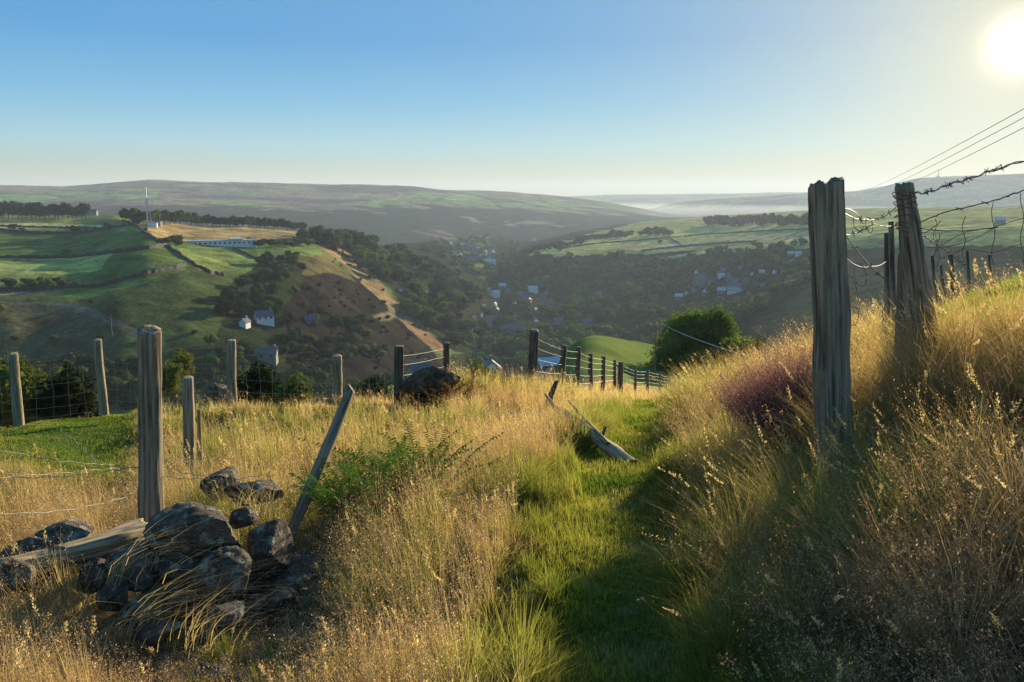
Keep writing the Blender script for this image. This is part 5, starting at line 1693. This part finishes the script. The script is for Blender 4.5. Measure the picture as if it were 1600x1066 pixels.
# ------------------------------------------------------------------ larger plants
def frond_bush(name, px, py, D, n, L, seed, col, label, cat, leanv=.9, size=.035, loc_z=None):
    r = np.random.default_rng(seed)
    c = W(px, py, D); gz = float(ground_z(np.array([c[0]]), np.array([c[1]]))[0])
    base = np.array([c[0], c[1], gz])
    bag = GrassBag()
    az = r.uniform(0, 6.28, n); lean = r.uniform(.2, leanv, n); H = L * r.uniform(.6, 1.1, n)
    P = r.normal(0, .11, (n, 3)) * [1.2, 1, 0] 
    colb = np.tile(col * .7, (n, 1)); colt = np.tile(col, (n, 1)) * r.uniform(.8, 1.2, (n, 1))
    V, T, Q, C, tp = blade_arrays(P, H, np.full(n, .006), az, lean, colb, colt, 5, az + 1.57)
    bag.add(V, T, Q, C)
    ld = np.stack([np.cos(az), np.sin(az), np.zeros(n)], -1); sd_ = np.stack([-np.sin(az), np.cos(az), np.zeros(n)], -1)
    m_ = 26
    for s in (-1, 1):
        for j in range(m_):
            t = .22 + .76 * j / m_
            cc = P + ld * (lean * H * t ** 1.8)[:, None]; cc = cc.copy(); cc[:, 2] += H * t * (1 - .38 * lean * t)
            w = size * 2.6 * (1 - t) ** .8 * (r.uniform(.8, 1.2, n)) + .008
            tip_ = cc + sd_ * (s * w)[:, None] + ld * (w * .45)[:, None]; tip_[:, 2] += r.uniform(-.3, .25, n) * w
            wd = ld * (.0085) 
            q = np.stack([cc - wd, cc + wd, tip_ * 1.0 + wd * .3, tip_ - wd * .3], 1).reshape(-1, 3)
            bag.add(q, None, np.arange(n * 4).reshape(-1, 4), np.repeat(colt * r.uniform(.85, 1.1, (n, 1)), 4, axis=0))
    me = raw_mesh(name, np.concatenate(bag.V), [np.concatenate(bag.T), np.concatenate(bag.Q)], M['grass'], np.concatenate(bag.C))
    o = link(name, me, None, tuple(base)); tag(o, label, cat)
    return o
BR = np.array([.19, .33, .05])
frond_bush("bracken", 575, 850, 4.45, 80, .62, 5, BR, "bright green bracken clump beside the foot of the leaning pole", "fern", 1.0, .04)
frond_bush("bracken", 640, 820, 4.6, 50, .52, 6, BR * .95, "smaller green bracken clump to the right of the leaning pole's bracken", "fern", 1.1, .036)
frond_bush("bracken", 665, 810, 4.6, 34, .62, 7, np.array([.16, .22, .04]), "thin yellowing bracken fronds at the right edge of the bracken patch", "fern", 1.2, .03)
frond_bush("herb_plant", 1560, 880, 3.2, 16, .42, 8, np.array([.17, .21, .10]), "pale leafy plant catching light in the shaded grass at the lower right", "plant", .8, .018)
frond_bush("herb_plant", 1400, 850, 3.3, 14, .38, 9, np.array([.16, .19, .10]), "pale feathery plant in the shaded bank below the thick post", "plant", .9, .018)

# heather on the bank
def heather(px, py, D, n, rad, h, seed, label):
    r = np.random.default_rng(seed)
    c = W(px, py, D); gz = float(ground_z(np.array([c[0]]), np.array([c[1]]))[0])
    bag = GrassBag()
    a = r.uniform(0, 6.28, n); rr = rad * np.sqrt(r.random(n))
    P = np.stack([np.cos(a) * rr * .4, np.sin(a) * rr * .4, np.zeros(n)], -1)
    H = h * r.uniform(.6, 1.1, n) * (1.1 - .4 * rr / rad)
    lean = rr / rad * .8
    dk = np.tile(np.array([.05, .045, .03]), (n, 1)); pu = np.tile(np.array([.19, .10, .15]), (n, 1)) * r.uniform(.6, 1.2, (n, 1))
    V, T, Q, C, tp = blade_arrays(P, H, np.full(n, .0045), a, lean, dk, pu, 4, r.uniform(0, 6.28, n)); bag.add(V, T, Q, C)
    down = -np.stack([np.cos(a) * lean, np.sin(a) * lean, np.ones(n)], -1); down /= np.linalg.norm(down, axis=1, keepdims=True)
    q, f, cc = spikelets(tp, down, H, 16, np.full(n, .008), np.full(n, .012), pu * 1.2, .1, r, .4); bag.add(q, None, f, cc)
    me = raw_mesh("heather_bush", np.concatenate(bag.V), [np.concatenate(bag.T), np.concatenate(bag.Q)], M['grass'], np.concatenate(bag.C))
    tag(link("heather_bush", me, None, (c[0], c[1], gz)), label, "heather")
heather(1246, 700, 4.9, 3600, .40, .72, 1, "dark purple heather bush left of the thick gatepost")
heather(1262, 640, 5.8, 2200, .34, .60, 2, "upper purple heather bush touching the thick gatepost")

# turfy hummock top and dead stalks by the corner posts
frond_bush("dead_bracken", 655, 612, 9.5, 46, .52, 12, np.array([.26, .13, .05]), "brown dead bracken over the hummock by the fence corner", "fern", 1.3, .04)
frond_bush("dead_bracken", 700, 618, 9.6, 36, .48, 13, np.array([.30, .15, .055]), "rust brown dead bracken at the foot of the post right of the hummock", "fern", 1.3, .04)

# ------------------------------------------------------------------ big bush on the field, and near bushes
def leaf_tree(name, px, py, D, wpx, hpx, seed, mat, label, n_leaf, leaf, lobes, cat='tree', shape=None, sub=.06):
    P = W(px, py, D); s = float(depth(P)) / F
    t = thing(name, tuple(P), label, cat)
    r = np.random.default_rng(seed)
    Wm, Hm_ = wpx * s, hpx * s
    L = np.array(shape) if shape is not None else None
    if L is None:
        a = r.uniform(0, 6.28, lobes); rr = r.uniform(.1, .36, lobes)
        L = np.stack([rr * np.cos(a), rr * np.sin(a), r.uniform(.22, .78, lobes), r.uniform(.13, .25, lobes)], -1)
    cen = L[:, :3] * [Wm, Wm * .8, Hm_]; rad = L[:, 3] * Wm
    Vs, Fs, nb = [], [], 0
    for c, rd in zip(cen, rad):
        b = ICO[0] * rd * .80
        b = b * (1 + (fbm(b[:, 0] * 2 + c[0] * 3, b[:, 1] * 2 + b[:, 2] * 2, seed, 3) - .5)[:, None] * .6) + c
        Vs.append(b); Fs.append(ICO[1] + nb); nb += len(b)
    # leaf sprays gathered on twigs
    nt_ = n_leaf // 14
    k = r.choice(len(L), nt_, p=rad ** 2 / (rad ** 2).sum())
    d = r.normal(size=(nt_, 3)); d /= np.linalg.norm(d, axis=1, keepdims=True)
    tw = cen[k] + d * rad[k][:, None] * r.uniform(.72, 1.16, (nt_, 1))
    c = np.repeat(tw, 14, axis=0) + r.normal(0, sub * Hm_ * .5, (nt_ * 14, 3)) * .6 + np.repeat(d, 14, axis=0) * r.uniform(0, .35, (nt_ * 14, 1)) * leaf * 6
    u = r.normal(size=c.shape) + np.repeat(d, 14, axis=0) * .8; u /= np.linalg.norm(u, axis=1, keepdims=True)
    v = np.cross(u, r.normal(size=c.shape)); v /= np.linalg.norm(v, axis=1, keepdims=True)
    s_ = leaf * r.uniform(.5, 1.3, (len(c), 1))
    q = np.stack([c, c + u * s_ + v * s_ * .45, c + u * s_ * 2, c + u * s_ - v * s_ * .45], 1).reshape(-1, 3)
    Vs.append(q)
    V = np.concatenate(Vs); V[:, 2] = np.maximum(V[:, 2], .05)
    me = raw_mesh("crown", V, [np.concatenate(Fs), np.arange(len(q)).reshape(-1, 4) + nb], mat)
    link("crown", me, t)
    k_ = link("trunk", TRUNK, t); k_.scale = (Wm * .3, Wm * .3, Hm_ * .7)
    return t
BIG = [(-.36, 0, .30, .20), (-.40, 0, .14, .14), (-.30, 0, .52, .17), (-.20, .1, .72, .15), (-.10, 0, .60, .2), (-.05, 0, .82, .12), (.06, .1, .66, .19), (.16, 0, .76, .13), (.20, 0, .90, .08),
       (.22, 0, .58, .18), (.30, 0, .40, .19), (.36, .1, .22, .17), (.05, -.1, .34, .25), (-.15, -.1, .30, .22), (.42, 0, .12, .12), (.0, 0, .12, .2), (.27, 0, .80, .08), (-.26, 0, .80, .09)]
leaf_tree("evergreen_bush", 1092, 592, 97, 132, 110, 3, M['conifer'], "big dense rounded green bush at the end of the green field", 22000, .20, 0, shape=BIG, sub=.10)
leaf_tree("evergreen_bush", 1147, 590, 92, 46, 70, 4, M['conifer'], "narrower green bush leaning against the right side of the big one", 4200, .16, 8)
leaf_tree("evergreen_bush", 1160, 592, 104, 26, 74, 14, M['foliage_dark'], "dark pointed shrub behind the grassy bank right of the big bush", 1500, .17, 6)
leaf_tree("evergreen_bush", 1180, 580, 108, 22, 66, 15, M['foliage_dark'], "dark shrub tip showing over the bank furthest right of the big bush", 1200, .17, 5)
leaf_tree("broad_bush", 35, 668, 27, 150, 104, 6, M['foliage'], "green bush behind the leftmost fence post below the turf", 7000, .09, 11)
leaf_tree("broad_bush", 112, 672, 25, 92, 94, 7, M['foliage_dark'], "dark rounded bush behind the netting between the left fence posts", 5000, .08, 9)
leaf_tree("broad_bush", 285, 608, 60, 46, 66, 8, M['foliage_lite'], "feathery yellow green tree behind the netting right of the tall post", 2600, .12, 8)
leaf_tree("broad_bush", 262, 620, 45, 60, 52, 9, M['foliage'], "low bush below the feathery tree behind the netting", 2600, .1, 8)
leaf_tree("broad_bush", 395, 640, 30, 80, 62, 10, M['foliage_dark'], "dark low bush behind the pale flat rock and the netting", 3600, .09, 9)
leaf_tree("broad_bush", 455, 645, 32, 60, 55, 16, M['foliage'], "small green bush behind the netting left of the short post", 2600, .09, 9)
leaf_tree("broad_bush", 590, 640, 34, 60, 52, 17, M['foliage_dark'], "dark bush behind the fence left of the split corner post", 2600, .09, 9)
leaf_tree("broad_bush", 735, 640, 40, 90, 66, 11, M['foliage'], "green bush beyond the wires between the two dark fence posts", 3200, .11, 10)
leaf_tree("broad_bush", 800, 640, 46, 60, 52, 18, M['foliage_dark'], "dark bush beyond the wires just left of the thick leaning fence post", 2600, .11, 9)
# near house gable beyond the fence and a blue roof
P = W(768, 590, 230); house(P, 4.6, 5.5, 3.2, R(100), "pale stone gable beyond the wires between the two dark posts", 'house_white', 'roof', None, True, True)
P = W(858, 578, 210); house(P, 7, 5, 2.0, R(20), "blue grey sheet roofed shed just right of the thick leaning fence post", 'house_stone', 'roof_lite', None, True, False, "shed", "shed", .3)
P = W(655, 592, 230); house(P, 6, 5, 2.6, R(30), "small stone cottage half hidden behind the corner of the netting fence", 'house_stone', 'roof', None, True, True)

# ------------------------------------------------------------------ haze
hz = MB(); hz.box(-15000, 15000, -900, 15000, -420, 215)
mh, t_, out_ = new_mat("haze_air")
pv = t_.nodes.new("ShaderNodeVolumePrincipled")
pv.inputs['Color'].default_value = (.60, .71, .82, 1)
pv.inputs['Density'].default_value = 1.0e-4
pv.inputs['Anisotropy'].default_value = .2
t_.links.new(pv.outputs[0], out_.inputs['Volume'])
tag(hz.build("haze", mh), kind="stuff")
ms = MB(); ms.box(700, 5200, 3700, 6600, -400, -62)
mm_, t_, out_ = new_mat("valley_mist")
pv = t_.nodes.new("ShaderNodeVolumePrincipled")
pv.inputs['Color'].default_value = (.80, .86, .90, 1); pv.inputs['Density'].default_value = 1.6e-4; pv.inputs['Anisotropy'].default_value = .4
t_.links.new(pv.outputs[0], out_.inputs['Volume'])
tag(ms.build("mist", mm_), kind="stuff")
